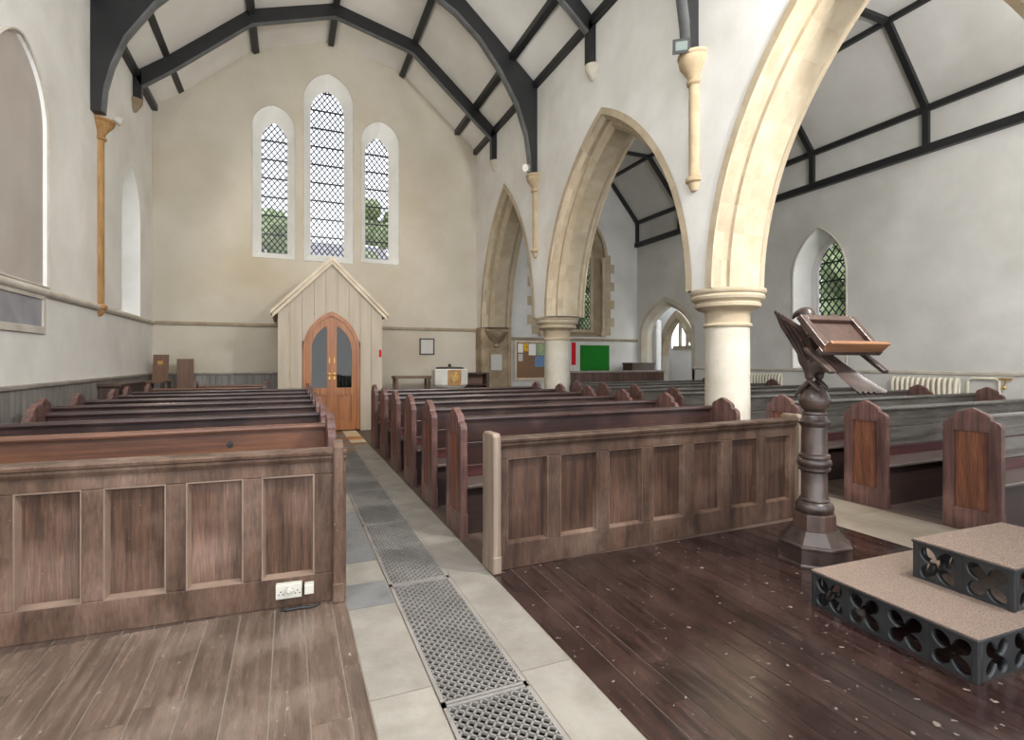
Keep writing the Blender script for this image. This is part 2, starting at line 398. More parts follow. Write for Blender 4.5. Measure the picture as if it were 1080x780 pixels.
struct('floor_boards_dark', boards(1.335, 4.7, YE, 3.56, 0.165, seed=5, ends=3.4), 'board_dark', label='dark varnished floorboards under the eagle lectern')
struct('floor_boards_pews', boards(XL, 0.33, 3.56, YW, 0.16, seed=8).add([], []), 'board_pew')
struct('floor_boards_nave', boards(1.335, 4.7, 3.56, YW, 0.16, seed=9), 'board_pew')
struct('floor_boards_aisle', boards(5.62, XA1, YE, 11.2, 0.16, seed=10), 'board_pew')
def slabs(xa, xb, ys, seed):
    m = MB()
    for a, b in zip(ys, ys[1:]): m.box(xa + 0.003, xb - 0.003, a + 0.003, b - 0.003, -0.012, 0.0)
    return m
f1 = MB()
yl = [YE, -0.4, 0.75, 1.52, 2.42, 3.35]; yr = [YE, 0.2, 1.2, 2.36, 3.62, 4.5, 5.6, 6.5, 7.7, 8.4, 9.2]
s1 = slabs(0.33, 0.615, yl, 1); s1b = slabs(1.05, 1.335, yr, 2); s1.add(s1b.v, s1b.f)
struct('floor_slabs', s1, 'flag', label='pale stone paving slabs beside the iron grates')
ya = [3.35, 3.72, 4.12, 4.9, 5.5, 6.3, 7.2, 8.2, 9.2]
s2 = MB(); s2b = MB()
for k in range(len(ya) - 1): (s2b if k in (1, 4, 6) else s2).box(0.333, 0.612, ya[k] + 0.003, ya[k + 1] - 0.003, -0.012, 0.0)
struct('floor_slabs_grey', s2, 'flag_dark'); struct('floor_slabs_light', s2b, 'flag')
s3 = MB(); rn = random.Random(4)
for i, x in enumerate((4.7, 5.16)):
    y = YE + rn.uniform(-0.4, 0)
    while y < YW:
        ye = min(y + rn.uniform(0.7, 1.3), YW); s3.box(x + 0.003, x + 0.457, y + 0.003, ye - 0.003, -0.012, 0.0); y = ye
for x in [5.62 + 0.63 * k for k in range(8)]:
    y = 11.2
    while y < YW: s3.box(x + 0.003, x + 0.625, y + 0.003, min(y + 0.8, YW) - 0.003, -0.012, 0); y += 0.8
struct('floor_slabs_passage', s3, 'flag_worn', label='worn stone slabs in the passage along the columns')
# tiled entrance before the lobby door
tl = {'tile_cream': MB(), 'tile_orange': MB(), 'tile_brown': MB(), 'flag_dark': MB(), 'flag': MB()}
seq = ['flag', 'flag', 'tile_brown', 'tile_cream', 'tile_orange', 'tile_cream', 'tile_cream']
ys = [9.2, 9.5, 9.8, 10.15, 10.55, 11.0, 11.4, 11.95]
for k, nm in enumerate(seq): tl[nm].box(1.05, 1.333, ys[k] + 0.003, ys[k + 1] - 0.003, -0.012, 0.001)
for k in range(7): tl['tile_brown' if k % 2 == 0 else 'flag_dark'].box(0.335, 1.044, ys[k] + 0.003, ys[k + 1] - 0.003, -0.012, 0.001)
for nm, m_ in tl.items():
    if m_.v: struct('floor_tiles_' + nm.split('_')[-1], m_, nm)
struct('floor_porch', MB().box(0.33, 1.333, 11.95, YW, -0.012, 0.0), 'flag_dark')

# iron floor grates
def grate(y0, y1, label):
    x0, x1 = 0.62, 1.045
    t = thing('floor_grate', label, 'floor grate', ((x0 + x1) / 2, y0, 0), 0, 'iron heating grates down the aisle')
    hw = (x1 - x0) / 2 - 0.003; L = y1 - y0 - 0.006
    fr = MB().box(-hw, -hw + 0.018, 0.003, L, -0.03, 0.004).box(hw - 0.018, hw, 0.003, L, -0.03, 0.004)
    fr.box(-hw, hw, 0.003, 0.02, -0.03, 0.004).box(-hw, hw, L - 0.017, L, -0.03, 0.004)
    fr.build('grate_frame', 'iron', t)
    loop = [(-hw + 0.01, 0.012), (hw - 0.01, 0.012), (hw - 0.01, L - 0.01), (-hw + 0.01, L - 0.01)]
    m = MB(); dw = 0.05; sl = 1.1; H = L; W = 2 * hw
    n = int((W + H / sl) / dw) + 3
    for sg in (1, -1):
        for i in range(n):
            a = (-hw - H / sl + i * dw) if sg > 0 else (hw + H / sl - i * dw)
            s_ = clip(loop, (a, 0.0), (a + sg * H / sl, H))
            if s_: m.bar((s_[0][0], s_[0][1], -0.003), (s_[1][0], s_[1][1], -0.003), 0.0078, 0.012)
    m.build('grate_lattice', 'iron', t)
    return t
gy = [0.88, 2.26, 3.60, 5.02, 6.36, 7.76, 9.2]
gl = ['iron lattice floor grate cut by the bottom edge of the picture', 'long iron lattice floor grate reaching from the bare boards to the pew fronts',
      'iron lattice floor grate in the aisle just past the panelled pew fronts', 'iron lattice floor grate third along from the panelled pew fronts',
      'iron lattice floor grate second before the entrance tiles', 'darkest iron floor grate, the one touching the entrance tiles']
for k in range(6): grate(gy[k], gy[k + 1], gl[k])

# ------------------------------------------------------------------ walls
# west wall of the nave with three lancets
WIN = [((-0.87, 0.12, 4.10, 7.38, 7.95), (-0.67, -0.07, 4.30, 7.16, 7.64), 'shorter leaded lancet window beside the long plain wall'),
       ((0.31, 1.55, 4.10, 8.25, 9.02), (0.50, 1.33, 4.34, 8.12, 8.72), 'tallest leaded lancet window in the middle of the gable wall'),
       ((1.74, 2.76, 4.16, 7.42, 8.01), (1.90, 2.52, 4.34, 7.20, 7.68), 'shorter leaded lancet window on the arcade side of the gable')]
wl = [[(XL, 0), (5.9, 0), (5.9, 7.6)] + [p for p in reversed(ROOF)]]
wl[0] = [(XL - 0.02, -0.09), (5.95, -0.09), (5.95, 7.62), (5.03, 7.64)] + [(x, z + 0.04) for x, z in reversed(ROOF[:-1])]
for o_, i_, lb in WIN: wl.append(lancet(*o_))
w = sheet('wall_west', wl, 0.08, 'plaster_cream', fXZ(YW + 0.04)); w['kind'] = 'structure'
for k, (o_, i_, lb) in enumerate(WIN): window(k + 1, lancet(*o_), lancet(*i_), fXZ(YW), fXZ(YW + 0.36), lb, 0.135, 0.175, 0.48)
# thin moulded edge round each lancet, flush on the wall
def edge_trim(name, loop, fn, r, mt, parent=None, closed=True):
    pts = [fn(*p, 0) for p in loop] + ([fn(*loop[0], 0)] if closed else [])
    return MB().tube(pts, r, 6).build(name, mt, parent, smooth=True)
for k, (o_, i_, lb) in enumerate(WIN):
    e = edge_trim('window_arris', lancet(*o_), fXZ(YW - 0.002), 0.012, 'string_grey', bpy.data.objects['window_%d' % (k + 1)])
# long plain wall
LREC = (7.27, 8.77, 2.50, 4.55, 5.45); LLAN = (12.05, 13.38, 2.47, 4.45, 5.47); LBIG = (2.3, 4.5, 2.5, 4.55, 5.9); LBIG0 = (-1.2, 1.0, 2.5, 4.55, 5.9)
ll = [[(YE, -0.09), (YW + 0.06, -0.09), (YW + 0.06, 7.46), (YE, 7.46)]] + [lancet(*a) for a in (LREC, LLAN, LBIG, LBIG0)]
w = sheet('wall_left', ll, 0.08, 'plaster', fYZ(XL - 0.04)); w['kind'] = 'structure'
# blind recess (shallow), with white chamfer
lo = lancet(*LREC); li = lancet(7.29, 8.75, 2.50, 4.55, 5.42)
r_ = MB().loft([[fYZ(XL)(*p, 0) for p in lo], [fYZ(XL - 0.05)(*p, 0) for p in li]]).build('trim_1', 'reveal_white'); r_['kind'] = 'structure'
b_ = MB().add([fYZ(XL - 0.05)(*p, 0) for p in li], [tuple(range(len(li)))]).build('recess_back', 'plaster_tan', r_)
e = edge_trim('recess_arris', lo, fYZ(XL + 0.004), 0.018, 'string_grey', r_)
window(4, lancet(*LLAN), lancet(12.2, 13.2, 2.6, 4.5, 5.3), fYZ(XL), fYZ(XL - 0.42), 'white splayed lancet window in the long plain wall', 0.135, 0.175, 0.48, pane='pane_clear')
for k, a in ((5, LBIG), (6, LBIG0)):
    window(k, lancet(*a), lancet(a[0] + 0.2, a[1] - 0.2, 2.7, a[3], a[4] - 0.25), fYZ(XL), fYZ(XL - 0.4), 'broad window in the long plain wall beside the pew front', 0.25, 0.33, 0.5, pane='pane_clear')

# arcade wall
ARCH = [(7.75, 2.22, 5.95), (12.24, 1.78, 6.03), (3.38, 1.90, 5.95)]   # centre, half span, apex
ZS = 2.48; ZT = 7.66
def arch_path(yc, hw, za, inset=0.0, n=20):
    c, Rr = arc(hw, za - ZS); r = Rr - inset; tm = acos(c / r)
    near = [(yc + c - r * cos(tm * i / n), ZS + r * sin(tm * i / n)) for i in range(n + 1)]     # low-Y side going up
    far = [(2 * yc - y, z) for y, z in reversed(near)]
    return near, far
def cut(a):
    n_, f_ = arch_path(a[0], a[1], a[2], 0.03); return n_ + f_[1:]
A3, A1, A2 = cut(ARCH[2]), cut(ARCH[0]), cut(ARCH[1])
poly = [(YE, -0.09), (A3[0][0], -0.09)] + A3 + A1 + A2 + [(A2[-1][0], -0.09), (YW + 0.06, -0.09), (YW + 0.06, ZT), (YE, ZT)]
w = sheet('wall_arcade', [poly], 0.9, 'plaster', fYZ(5.45)); w['kind'] = 'structure'; w['label'] = 'white plastered wall carried on the pointed arches'
SEC = [(0, 4.985), (0.11, 4.985), (0.11, 5.02), (0.17, 5.09), (0.17, 5.18), (0.225, 5.18), (0.295, 5.28), (0.295, 5.62), (0.225, 5.72), (0.17, 5.72), (0.17, 5.81), (0.11, 5.88), (0.11, 5.915), (0, 5.915)]
def arch_ring(a, label, nv=11, rmat='stone'):
    yc, hw, za = a; m = MB(); sub = 2; N_ = nv * sub
    paths = {r: arch_path(yc, hw, za, r, N_) for r in set(s_[0] for s_ in SEC)}
    for side in (0, 1):
        for v in range(nv):
            loops = []
            for i in range(v * sub, v * sub + sub + 1):
                loops.append([(x, paths[r][side][i][0], paths[r][side][i][1]) for r, x in SEC])
            m.loft(loops, close=False)
    o = m.build('stone_arch', rmat)
    for p in o.data.polygons: p.use_smooth = True
    o.data.set_sharp_from_angle(angle=R(18))
    return tag(o, label, 'arch', 'moulded arches of the arcade')
arch_ring(ARCH[0], 'moulded pointed stone arch spanning between the two round columns')
arch_ring(ARCH[1], 'narrow moulded stone arch springing from the respond by the gable wall')
arch_ring(ARCH[2], 'large moulded stone arch above the eagle lectern, top out of view')
# string above springing: respond at the west end
rp = thing('wall_respond', 'weathered stone pier against the gable wall carrying a carved bracket', None, (5.45, 14.06, 0), kind='structure')
MB().box(-0.475, 0.475, -0.10, 0.42, 0.0, 2.48).build('pier', 'stone_old', rp, bevel=0.02)
MB().box(-0.36, 0.36, -0.26, 0.0, 2.36, 2.42).lathe([(0.06, 1.90), (0.10, 1.96), (0.09, 2.02), (0.16, 2.10), (0.24, 2.2), (0.30, 2.30), (0.31, 2.36)], 16, (0, -0.10), pi, 0.0, pi).build('bracket', 'stone_old', rp, smooth=True)
MB().box(-0.46, -0.34, -0.14, 0.0, 0.0, 2.48).box(0.34, 0.46, -0.14, 0.0, 0.0, 2.48).build('shaft', 'stone_old', rp, bevel=0.02)
struct('wall_pier_east', MB().box(5.0, 5.9, YE, 1.46, 0, 0.3), 'stone_pale')

# columns
def column(y, label):
    t = thing('stone_column', label, 'column', (5.45, y, 0), 0, 'round arcade columns')
    MB().lathe([(0.42, 0), (0.42, 0.2), (0.36, 0.26), (0.38, 0.30), (0.33, 0.36), (0.29, 0.40)], 40).build('column_base', 'stone_pale', t, smooth=True)
    MB().lathe([(0.29, 0.40), (0.285, 1.2), (0.28, 2.0)], 40).build('column_shaft', 'stone_pale', t, smooth=True)
    MB().lathe([(0.28, 1.985), (0.305, 1.99), (0.315, 2.01), (0.305, 2.03), (0.285, 2.04), (0.285, 2.17), (0.31, 2.20), (0.37, 2.22), (0.415, 2.25), (0.425, 2.285), (0.40, 2.31),
                (0.42, 2.33), (0.455, 2.345), (0.47, 2.38), (0.455, 2.41), (0.47, 2.42), (0.485, 2.445), (0.48, 2.48), (0.1, 2.485)], 48).build('column_capital', 'stone', t, smooth=True)
    return t
column(5.36, 'stout round stone column with moulded capital behind the eagle lectern')
column(10.25, 'round stone column with moulded capital beside the noticeboard')

# aisle walls
AW = (7.27, 8.54, 1.36, 3.40, 4.46)
DOOR = (11.81, 14.15, -0.09, 2.35, 3.38)
def tudor(x0, x1, zb, zs, za, n=10):
    mx = (x0 + x1) / 2; h = za - zs; rt = []
    for i in range(n + 1):
        t = i / n; rt.append(((1 - t) ** 2 * x1 + 2 * t * (1 - t) * x1 + t * t * mx, (1 - t) ** 2 * zs + 2 * t * (1 - t) * (zs + 0.62 * h) + t * t * za))
    return [(x0, zb), (x1, zb)] + rt + [(2 * mx - x, z) for x, z in reversed(rt[:-1])]
al = [[(YE, -0.1), (YW + 0.06, -0.1), (YW + 0.06, 6.2), (YE, 6.2)], lancet(*AW), tudor(*DOOR), lancet(2.4, 3.7, 1.36, 3.40, 4.46)]
al[2][0] = (DOOR[0], -0.05); al[2][1] = (DOOR[1], -0.05)
w = sheet('wall_right', al, 0.08, 'plaster_grey', fYZ(XA1 + 0.04)); w['kind'] = 'structure'
ai = lancet(7.52, 8.30, 2.50, 3.55, 4.2)
alo = lancet(*AW); aro = lancet(7.36, 8.45, 1.40, 3.45, 4.34)
w = MB().loft([[fYZ(XA1)(*p, 0) for p in alo], [fYZ(XA1 + 0.5)(*p, 0) for p in aro]]).build('window_7', 'reveal_white'); w['kind'] = 'structure'; w['label'] = 'leaded lancet in a tall white recess behind the eagle lectern'
sheet('recess_back', [aro, ai], 0.02, 'plaster', fYZ(XA1 + 0.5), w)
MB().loft([[fYZ(XA1 + 0.5)(*p, 0) for p in ai], [fYZ(XA1 + 0.62)(*p, 0) for p in ai]]).build('inner_reveal', 'reveal_white', w)
leadwork(ai, fYZ(XA1 + 0.58), 0.16, 0.21, saddle=0.42).build('lead_lattice', 'lead', w)
MB().add([fYZ(XA1 + 0.6)(*p, 0) for p in ai], [tuple(range(len(ai)))]).build('glass', 'pane', w)
edge_trim('window_arris', alo, fYZ(XA1 - 0.004), 0.02, 'string_grey', w)
window(9, lancet(2.4, 3.7, 1.36, 3.40, 4.46), lancet(2.55, 3.55, 1.5, 3.4, 4.3), fYZ(XA1), fYZ(XA1 + 0.4), 'clear lancet added out of view in the aisle outer wall beyond the black steps', 0.2, 0.26, 0.42, pane='pane_clear')  # unseen window, spaced like the others, added to light the aisle
# aisle west wall: two-light window under one arch
AWW = (7.02, 9.38, 2.30, 4.85, 6.25)
wl = [[(5.85, -0.09), (XA1 + 0.06, -0.09), (XA1 + 0.06, 6.2), (9.57, 7.5), (6.98, 7.5), (5.85, 6.2)], lancet(*AWW)]
w = sheet('wall_aisle_west', wl, 0.08, 'plaster_grey', fXZ(YW + 0.045)); w['kind'] = 'structure'
wo = lancet(*AWW); wi_ = lancet(7.22, 9.18, 2.45, 4.8, 6.0)
w = MB().loft([[fXZ(YW)(*p, 0) for p in wo], [fXZ(YW + 0.4)(*p, 0) for p in wi_]]).build('window_8', 'stone'); w['kind'] = 'structure'; w['label'] = 'two-light leaded window with stone shafts in the aisle end wall'
tr = sheet('tracery', [wi_, lancet(7.32, 8.12, 2.55, 4.7, 5.4), lancet(8.28, 9.08, 2.55, 4.7, 5.4)], 0.1, 'stone', fXZ(YW + 0.38), w)
for a in ((7.32, 8.12), (8.28, 9.08)):
    q = lancet(a[0], a[1], 2.55, 4.7, 5.4)
    leadwork(q, fXZ(YW + 0.42), 0.135, 0.175, saddle=0.45).build('lead_lattice', 'lead', w)
    MB().add([fXZ(YW + 0.44)(*p, 0) for p in q], [tuple(range(len(q)))]).build('glass', 'pane', w)
for sx in (7.08, 9.32):
    MB().lathe([(0.09, 2.30), (0.09, 2.42), (0.06, 2.5), (0.055, 2.55), (0.05, 4.65), (0.06, 4.68), (0.10, 4.78), (0.11, 4.85)], 14, (sx, YW - 0.04)).build('window_shaft', 'stone', w, smooth=True)
hd = arch_path
c_, R_ = arc(1.22, 6.3 - 4.85); tm = acos(c_ / R_)
for sg in (1, -1):
    pts = [(8.2 + sg * (-c_ + (R_) * cos(tm * i / 14)), YW - 0.03, 4.85 + R_ * sin(tm * i / 14)) for i in range(15)]
    MB().tube(pts, 0.06, 8).build('hood_mould', 'stone', w, smooth=True)
qn = MB()
for k in range(9):
    ww = 0.34 if k % 2 else 0.2
    for sg, x in ((1, 9.42), (-1, 6.98)): qn.box(min(x, x + sg * ww), max(x, x + sg * ww), YW - 0.012, YW + 0.02, 2.35 + k * 0.29, 2.35 + (k + 1) * 0.29 - 0.006)
qn.build('quoins', 'stone', w)

# roofs
def roof(name, poly, y0, y1, mt, th=0.08):
    a = poly; b = [(x, z + th) for x, z in poly]
    o = MB().quadprism(a, b, 'y', y0, y1).build(name, mt); o['kind'] = 'structure'; return o
roof('ceiling_nave', ROOF, YE, YW + 0.06, 'ceiling_white'); roof('ceiling_aisle', AROOF, YE, YW + 0.06, 'aisle_ceiling')

# nave purlins
def beam(name, label, cat, p, q, w_, h_, up, group, mt='black_paint'):
    o = MB().bar(p, q, w_, h_, up).build(name, mt, None, bevel=0.008); return tag(o, label, cat, group)
PL = ['black wall plate along the top of the long plain wall', 'black purlin just above the wall plate of the long plain wall', 'black purlin beside the ridge over the pews by the long wall', 'black ridge beam running down the middle of the nave ceiling',
      'black purlin beside the ridge on the arcade half of the ceiling', 'black purlin just above the arcade wall plate', 'black wall plate along the top of the arcade wall']
for k, (x, z) in enumerate(ROOF):
    if k in (0, 6):
        s_ = 1 if k == 0 else -1
        p0 = (x + s_ * 0.07, YE, z - 0.02); q0 = (x + s_ * 0.07, YW - 0.02, z - 0.02); up = (0, 0, 1); nm = 'wall_plate_beam'
    else:
        a = Vector((ROOF[k - 1][0] - x, 0, ROOF[k - 1][1] - z)).normalized() + Vector((ROOF[k + 1][0] - x, 0, ROOF[k + 1][1] - z)).normalized()
        if a.length < 0.05: a = Vector((0, 0, -1))
        a.normalize(); up = tuple(a)
        c = Vector((x, 0, z)) + a * 0.055; p0 = (c.x, YE, c.z); q0 = (c.x, YW - 0.02, c.z); nm = 'roof_purlin'
    beam(nm, PL[k], 'beam', p0, q0, 0.14, 0.14, up, 'nave roof timbers')

# trusses
INR = [(4.86, 5.62), (4.84, 6.0), (4.76, 6.5), (4.55, 7.10), (4.15, 7.75), (3.70, 8.30), (3.16, 8.74), (2.50, 9.08), (1.75, 9.30), (0.98, 9.38)]
OUR = [(5.0, 5.62), (5.0, 6.0), (5.0, 6.6), (5.0, 7.58), (4.41, 8.1), (3.95, 8.5), (3.4, 8.97), (2.86, 9.42), (1.9, 9.64), (0.98, 9.85)]
INL = [(-2.80, 5.56), (-2.77, 5.95), (-2.68, 6.35), (-2.50, 6.85), (-2.10, 7.50), (-1.65, 8.02), (-1.12, 8.55), (-0.5, 9.0), (0.24, 9.28), (0.98, 9.38)]
OUL = [(-2.945, 5.56), (-2.945, 5.95), (-2.945, 6.5), (-2.945, 7.42), (-2.36, 7.86), (-1.85, 8.32), (-1.33, 8.78), (-0.82, 9.24), (0.08, 9.54), (0.98, 9.85)]
def spot(t_name, label, p, aim, black=False, reach=0.12):
    t = thing(t_name, label, 'spotlight', p, 0)
    d = Vector(aim).normalized(); rot = d.to_track_quat('-Z', 'Y').to_matrix().to_4x4()
    if black:
        MB().box(-0.11, 0.11, -0.085, 0.085, -0.01, 0.05).box(-0.08, 0.08, -0.06, 0.06, 0.05, 0.10).xf(rot).build('lamp_housing', 'black_plastic', t)
        MB().box(-0.075, 0.075, -0.052, 0.052, -0.016, -0.008).xf(rot).build('lamp_glass', 'lamp_glass', t)
        MB().bar((0, 0, 0.02), (reach, 0, -0.02), 0.02).build('bracket', 'black_plastic', t)
    else:
        MB().lathe([(0.05, 0.12), (0.06, 0.1), (0.075, 0.03), (0.085, 0.0)], 20).xf(rot).build('lamp_housing', 'white_plastic', t, smooth=True)
        MB().lathe([(0.078, -0.002), (0.001, -0.003)], 20).xf(rot).build('lamp_glass', 'lamp_lens', t)
        MB().bar((0, 0, 0), (-0.1 if p[0] < 0 else 0.1, 0, -0.06), 0.02).build('bracket', 'white_plastic', t)
    return t
def wall_shaft(x, y, sx, ztop, zcap, zbot, mt, label):
    """half-round shaft on the wall: capital, shaft, foot"""
    t = thing('wall_shaft', label, 'wall shaft', (x, y, 0), 0, 'wall shafts under the roof trusses')
    a0 = -pi / 2 if sx > 0 else pi / 2
    def half(prof, n=18): return MB().lathe(prof, n, (0, 0), a0, 0.0, pi)
    half([(0.085, zcap), (0.11, zcap + 0.02), (0.11, zcap + 0.05), (0.085, zcap + 0.07), (0.10, zcap + 0.12), (0.15, zcap + 0.20), (0.20, zcap + 0.26), (0.215, ztop - 0.06), (0.20, ztop - 0.05), (0.225, ztop - 0.03), (0.225, ztop), (0.001, ztop)]).build('shaft_capital', mt, t, smooth=True)
    half([(0.078, zbot + 0.14), (0.078, zcap)]).build('shaft', mt, t, smooth=True)
    half([(0.001, zbot - 0.06), (0.05, zbot - 0.05), (0.075, zbot), (0.085, zbot + 0.05), (0.12, zbot + 0.07), (0.125, zbot + 0.11), (0.09, zbot + 0.14), (0.001, zbot + 0.14)]).build('shaft_foot', mt, t, smooth=True)
    return t
def big_truss(y, label):
    t = thing('roof_truss', label, 'roof truss', (0, y, 0), 0, 'nave roof trusses')
    m = MB(); m.quadprism(INR, OUR, 'y', -0.09, 0.09); m.build('arched_brace', 'black_paint', t)
    m = MB(); m.quadprism(INL, OUL, 'y', -0.09, 0.09); m.build('arched_brace', 'black_paint', t)
    for P_ in (INR, INL):
        MB().tube([(x, 0, z) for x, z in P_], 0.10, 8, flat=0.35).build('brace_moulding', 'moulding_grey', t, smooth=True)
big_truss(10.42, 'arched black roof truss on wall shafts at the lobby end of the nave')
big_truss(5.50, 'arched black roof truss above the eagle lectern, mostly out of view')
def small_truss(y, label):
    t = thing('roof_truss', label, 'roof truss', (0, y, 0), 0, 'nave roof trusses')
    up = [(x, z - 0.005) for x, z in ROOF]
    lw = [(-2.80, 7.16), (-2.26, 7.60), (-0.77, 8.95), (0.97, 9.56), (2.78, 9.14), (4.28, 7.85), (4.86, 7.36)]
    up[0] = (-2.945, 7.40); up[-1] = (5.0, 7.58)
    MB().quadprism(lw, up, 'y', -0.075, 0.075).build('principal_rafter', 'black_paint', t)
    ch = [(x, 0, z) for x, z in lw]
    MB().tube(ch, 0.075, 6, flat=0.3).build('rafter_moulding', 'moulding_grey', t)
    MB().box(-2.945, -2.80, -0.075, 0.075, 6.88, 7.42).build('wall_post', 'black_paint', t)
    MB().box(4.86, 5.0, -0.075, 0.075, 6.80, 7.58).build('wall_post', 'black_paint', t)
    for x, s_, z in ((-2.945, 1, 6.88), (5.0, -1, 6.80)):
        a0 = -pi / 2 if s_ > 0 else pi / 2
        MB().lathe([(0.001, z - 0.27), (0.05, z - 0.25), (0.10, z - 0.17), (0.15, z - 0.08), (0.16, z), (0.001, z)], 12, (x, 0), a0, 0, pi).build('corbel', 'stone_old' if s_ > 0 else 'stone_pale', t, smooth=True)
small_truss(12.85, 'angled black roof truss on short corbels beside the gable wall')
small_truss(8.02, 'angled black roof truss on short corbels above the middle arch')
small_truss(3.1, 'angled black roof truss on short corbels out of view overhead')
wall_shaft(5.0, 10.40, -1, 5.62, 5.24, 3.86, 'stone_shaft', 'short pale stone wall shaft between the two moulded arches')
wall_shaft(5.0, 5.48, -1, 5.62, 5.22, 3.86, 'stone_shaft', 'stone wall shaft with a black floodlight clamped to its capital')
wall_shaft(XL, 10.75, 1, 5.56, 5.22, 2.34, 'stone_warm', 'tall orange stone wall shaft on the long plain wall')
wall_shaft(XL, 5.50, 1, 5.56, 5.22, 2.34, 'stone_warm', 'orange stone wall shaft on the long wall near the pew front')
spot('spotlight', 'small white spotlight beside the orange shaft capital', (-2.66, 10.85, 5.62), (0.7, 0.3, -0.25))
spot('spotlight', 'small pale spotlight above the pale shaft between the arches', (4.72, 10.35, 5.74), (-0.8, -0.4, -0.3))
spot('floodlight', 'black square floodlight fixed beside a shaft capital above the large arch', (4.72, 5.42, 5.66), (-0.55, -0.75, -0.35), black=True)

# aisle roof timbers
ALB = ['lower black plate beam along the aisle outer wall', 'upper black beam along the aisle outer wall', 'black purlin at the top of the aisle ceiling slope', 'black purlin on the arcade half of the aisle ceiling']
beam('wall_plate_beam', ALB[0], 'beam', (10.62, YE, 5.37), (10.62, YW, 5.37), 0.13, 0.15, (0, 0, 1), 'aisle roof timbers')
beam('wall_plate_beam', ALB[1], 'beam', (10.63, YE, 6.11), (10.63, YW, 6.11), 0.10, 0.11, (0, 0, 1), 'aisle roof timbers')
beam('roof_purlin', ALB[2], 'beam', (9.52, YE, 7.42), (9.52, YW, 7.42), 0.10, 0.09, (0, 0, 1), 'aisle roof timbers')
beam('roof_purlin', ALB[3], 'beam', (7.03, YE, 7.42), (7.03, YW, 7.42), 0.10, 0.09, (0, 0, 1), 'aisle roof timbers')
RL = ['black aisle rafter against the aisle end wall', 'black aisle rafter seen through the middle arch', 'black aisle rafter just behind the middle arch', 'black aisle rafter behind the springing of the large arch', 'black aisle rafter with post in the middle of the large arch', 'black aisle rafter out of view beyond the large arch', 'black aisle rafter at the open end of the aisle']
for k, y in enumerate((14.34, 12.3, 10.2, 8.02, 5.77, 3.5, 1.25)):
    t = thing('aisle_rafter', RL[k], 'rafter', (0, y, 0), 0, 'aisle roof timbers')
    MB().bar((10.64, 0, 6.10), (9.53, 0, 7.42), 0.10, 0.09, (1, 0, 1)).build('rafter_slope', 'black_paint', t)
    MB().bar((9.53, 0, 7.415), (7.0, 0, 7.415), 0.10, 0.08).build('collar', 'black_paint', t)
    MB().bar((5.92, 0, 6.12), (7.0, 0, 7.42), 0.10, 0.09, (-1, 0, 1)).build('rafter_slope', 'black_paint', t)
    MB().box(10.59, 10.668, -0.05, 0.05, 5.40, 6.10).build('wall_post', 'black_paint', t)

# string courses, dado, rails
struct('trim_2', MB().tube([(XL + 0.015, YE, 2.42), (XL + 0.015, 10.62, 2.42)], 0.055, 10).tube([(XL + 0.015, 10.88, 2.42), (XL + 0.015, YW, 2.42)], 0.055, 10), 'string_grey', smooth=True)
struct('trim_3', MB().box(XL, -0.22, YW - 0.05, YW, 2.38, 2.46).box(1.95, 4.98, YW - 0.05, YW, 2.38, 2.46), 'string_tan', bevel=0.015)
struct('trim_4', MB().box(5.93, XA1, YW - 0.05, YW, 2.16, 2.24), 'string_tan', bevel=0.015)
dd = MB(); y = 3.7
while y < YW - 0.02:
    dd.box(XL, XL + 0.04, y + 0.003, min(y + 0.14, YW) - 0.003, 0, 1.20); y += 0.14
struct('baseboard_left', dd, 'dado', label='grey vertical board panelling along the long plain wall')
struct('trim_5', MB().box(XL, XL + 0.075, 3.7, YW, 1.20, 1.25), 'dado_cap', bevel=0.01)
dd = MB(); x = XL + 0.04
while x < -0.3:
    dd.box(x + 0.003, x + 0.137, YW - 0.04, YW, 0, 1.20); x += 0.14
struct('baseboard_west', dd, 'dado')
struct('trim_6', MB().box(XL + 0.05, -0.26, YW - 0.075, YW, 1.20, 1.25), 'dado_cap', bevel=0.01)
struct('trim_7', MB().box(XA1 - 0.05, XA1, YE, 11.78, 1.29, 1.35), 'string_grey', bevel=0.012)
struct('baseboard_right', MB().box(XA1 - 0.02, XA1, YE, 11.78, 0, 1.29), 'plaster_grey')

# doorway in the aisle wall and the annex beyond it
do = tudor(*DOOR); do[0] = (DOOR[0], 0); do[1] = (DOOR[1], 0)
di = tudor(DOOR[0] + 0.13, DOOR[1] - 0.13, 0, 2.30, 3.24)
op = lambda lp: lp[1:] + lp[:1]
w = MB().loft([[fYZ(XA1 - 0.02)(*p, 0) for p in op(tudor(DOOR[0] - 0.12, DOOR[1] + 0.1, 0, 2.38, 3.52))], [fYZ(XA1 - 0.02)(*p, 0) for p in op(do)], [fYZ(XA1 + 0.12)(*p, 0) for p in op(di)], [fYZ(XA1 + 0.3)(*p, 0) for p in op(di)]], close=False).build('door_1', 'stone_pale'); w['kind'] = 'structure'; w['label'] = 'pointed stone doorway in the aisle wall'
MB().bar((11.05, 13.86, 1.45), (11.45, 14.17, 1.45), 0.05, 2.86).build('door_leaf', 'reveal_white', w)
def asheet(name, loops, mt, fn):
    o = sheet(name, loops, 0.06, mt, fn); o['kind'] = 'structure'; return o
WX = (14.3, 15.7, 2.0, 2.6, 3.6)
asheet('wall_annex_back', [[(11.0, 0), (16.9, 0), (16.9, 3.9), (11.0, 3.9)], lancet(*WX)], 'plaster', fYZ(13.2))
o = MB().box(11.03, 13.17, 16.85, 16.9, 0, 3.9).build('wall_annex_side', 'plaster_tan'); o['kind'] = 'structure'
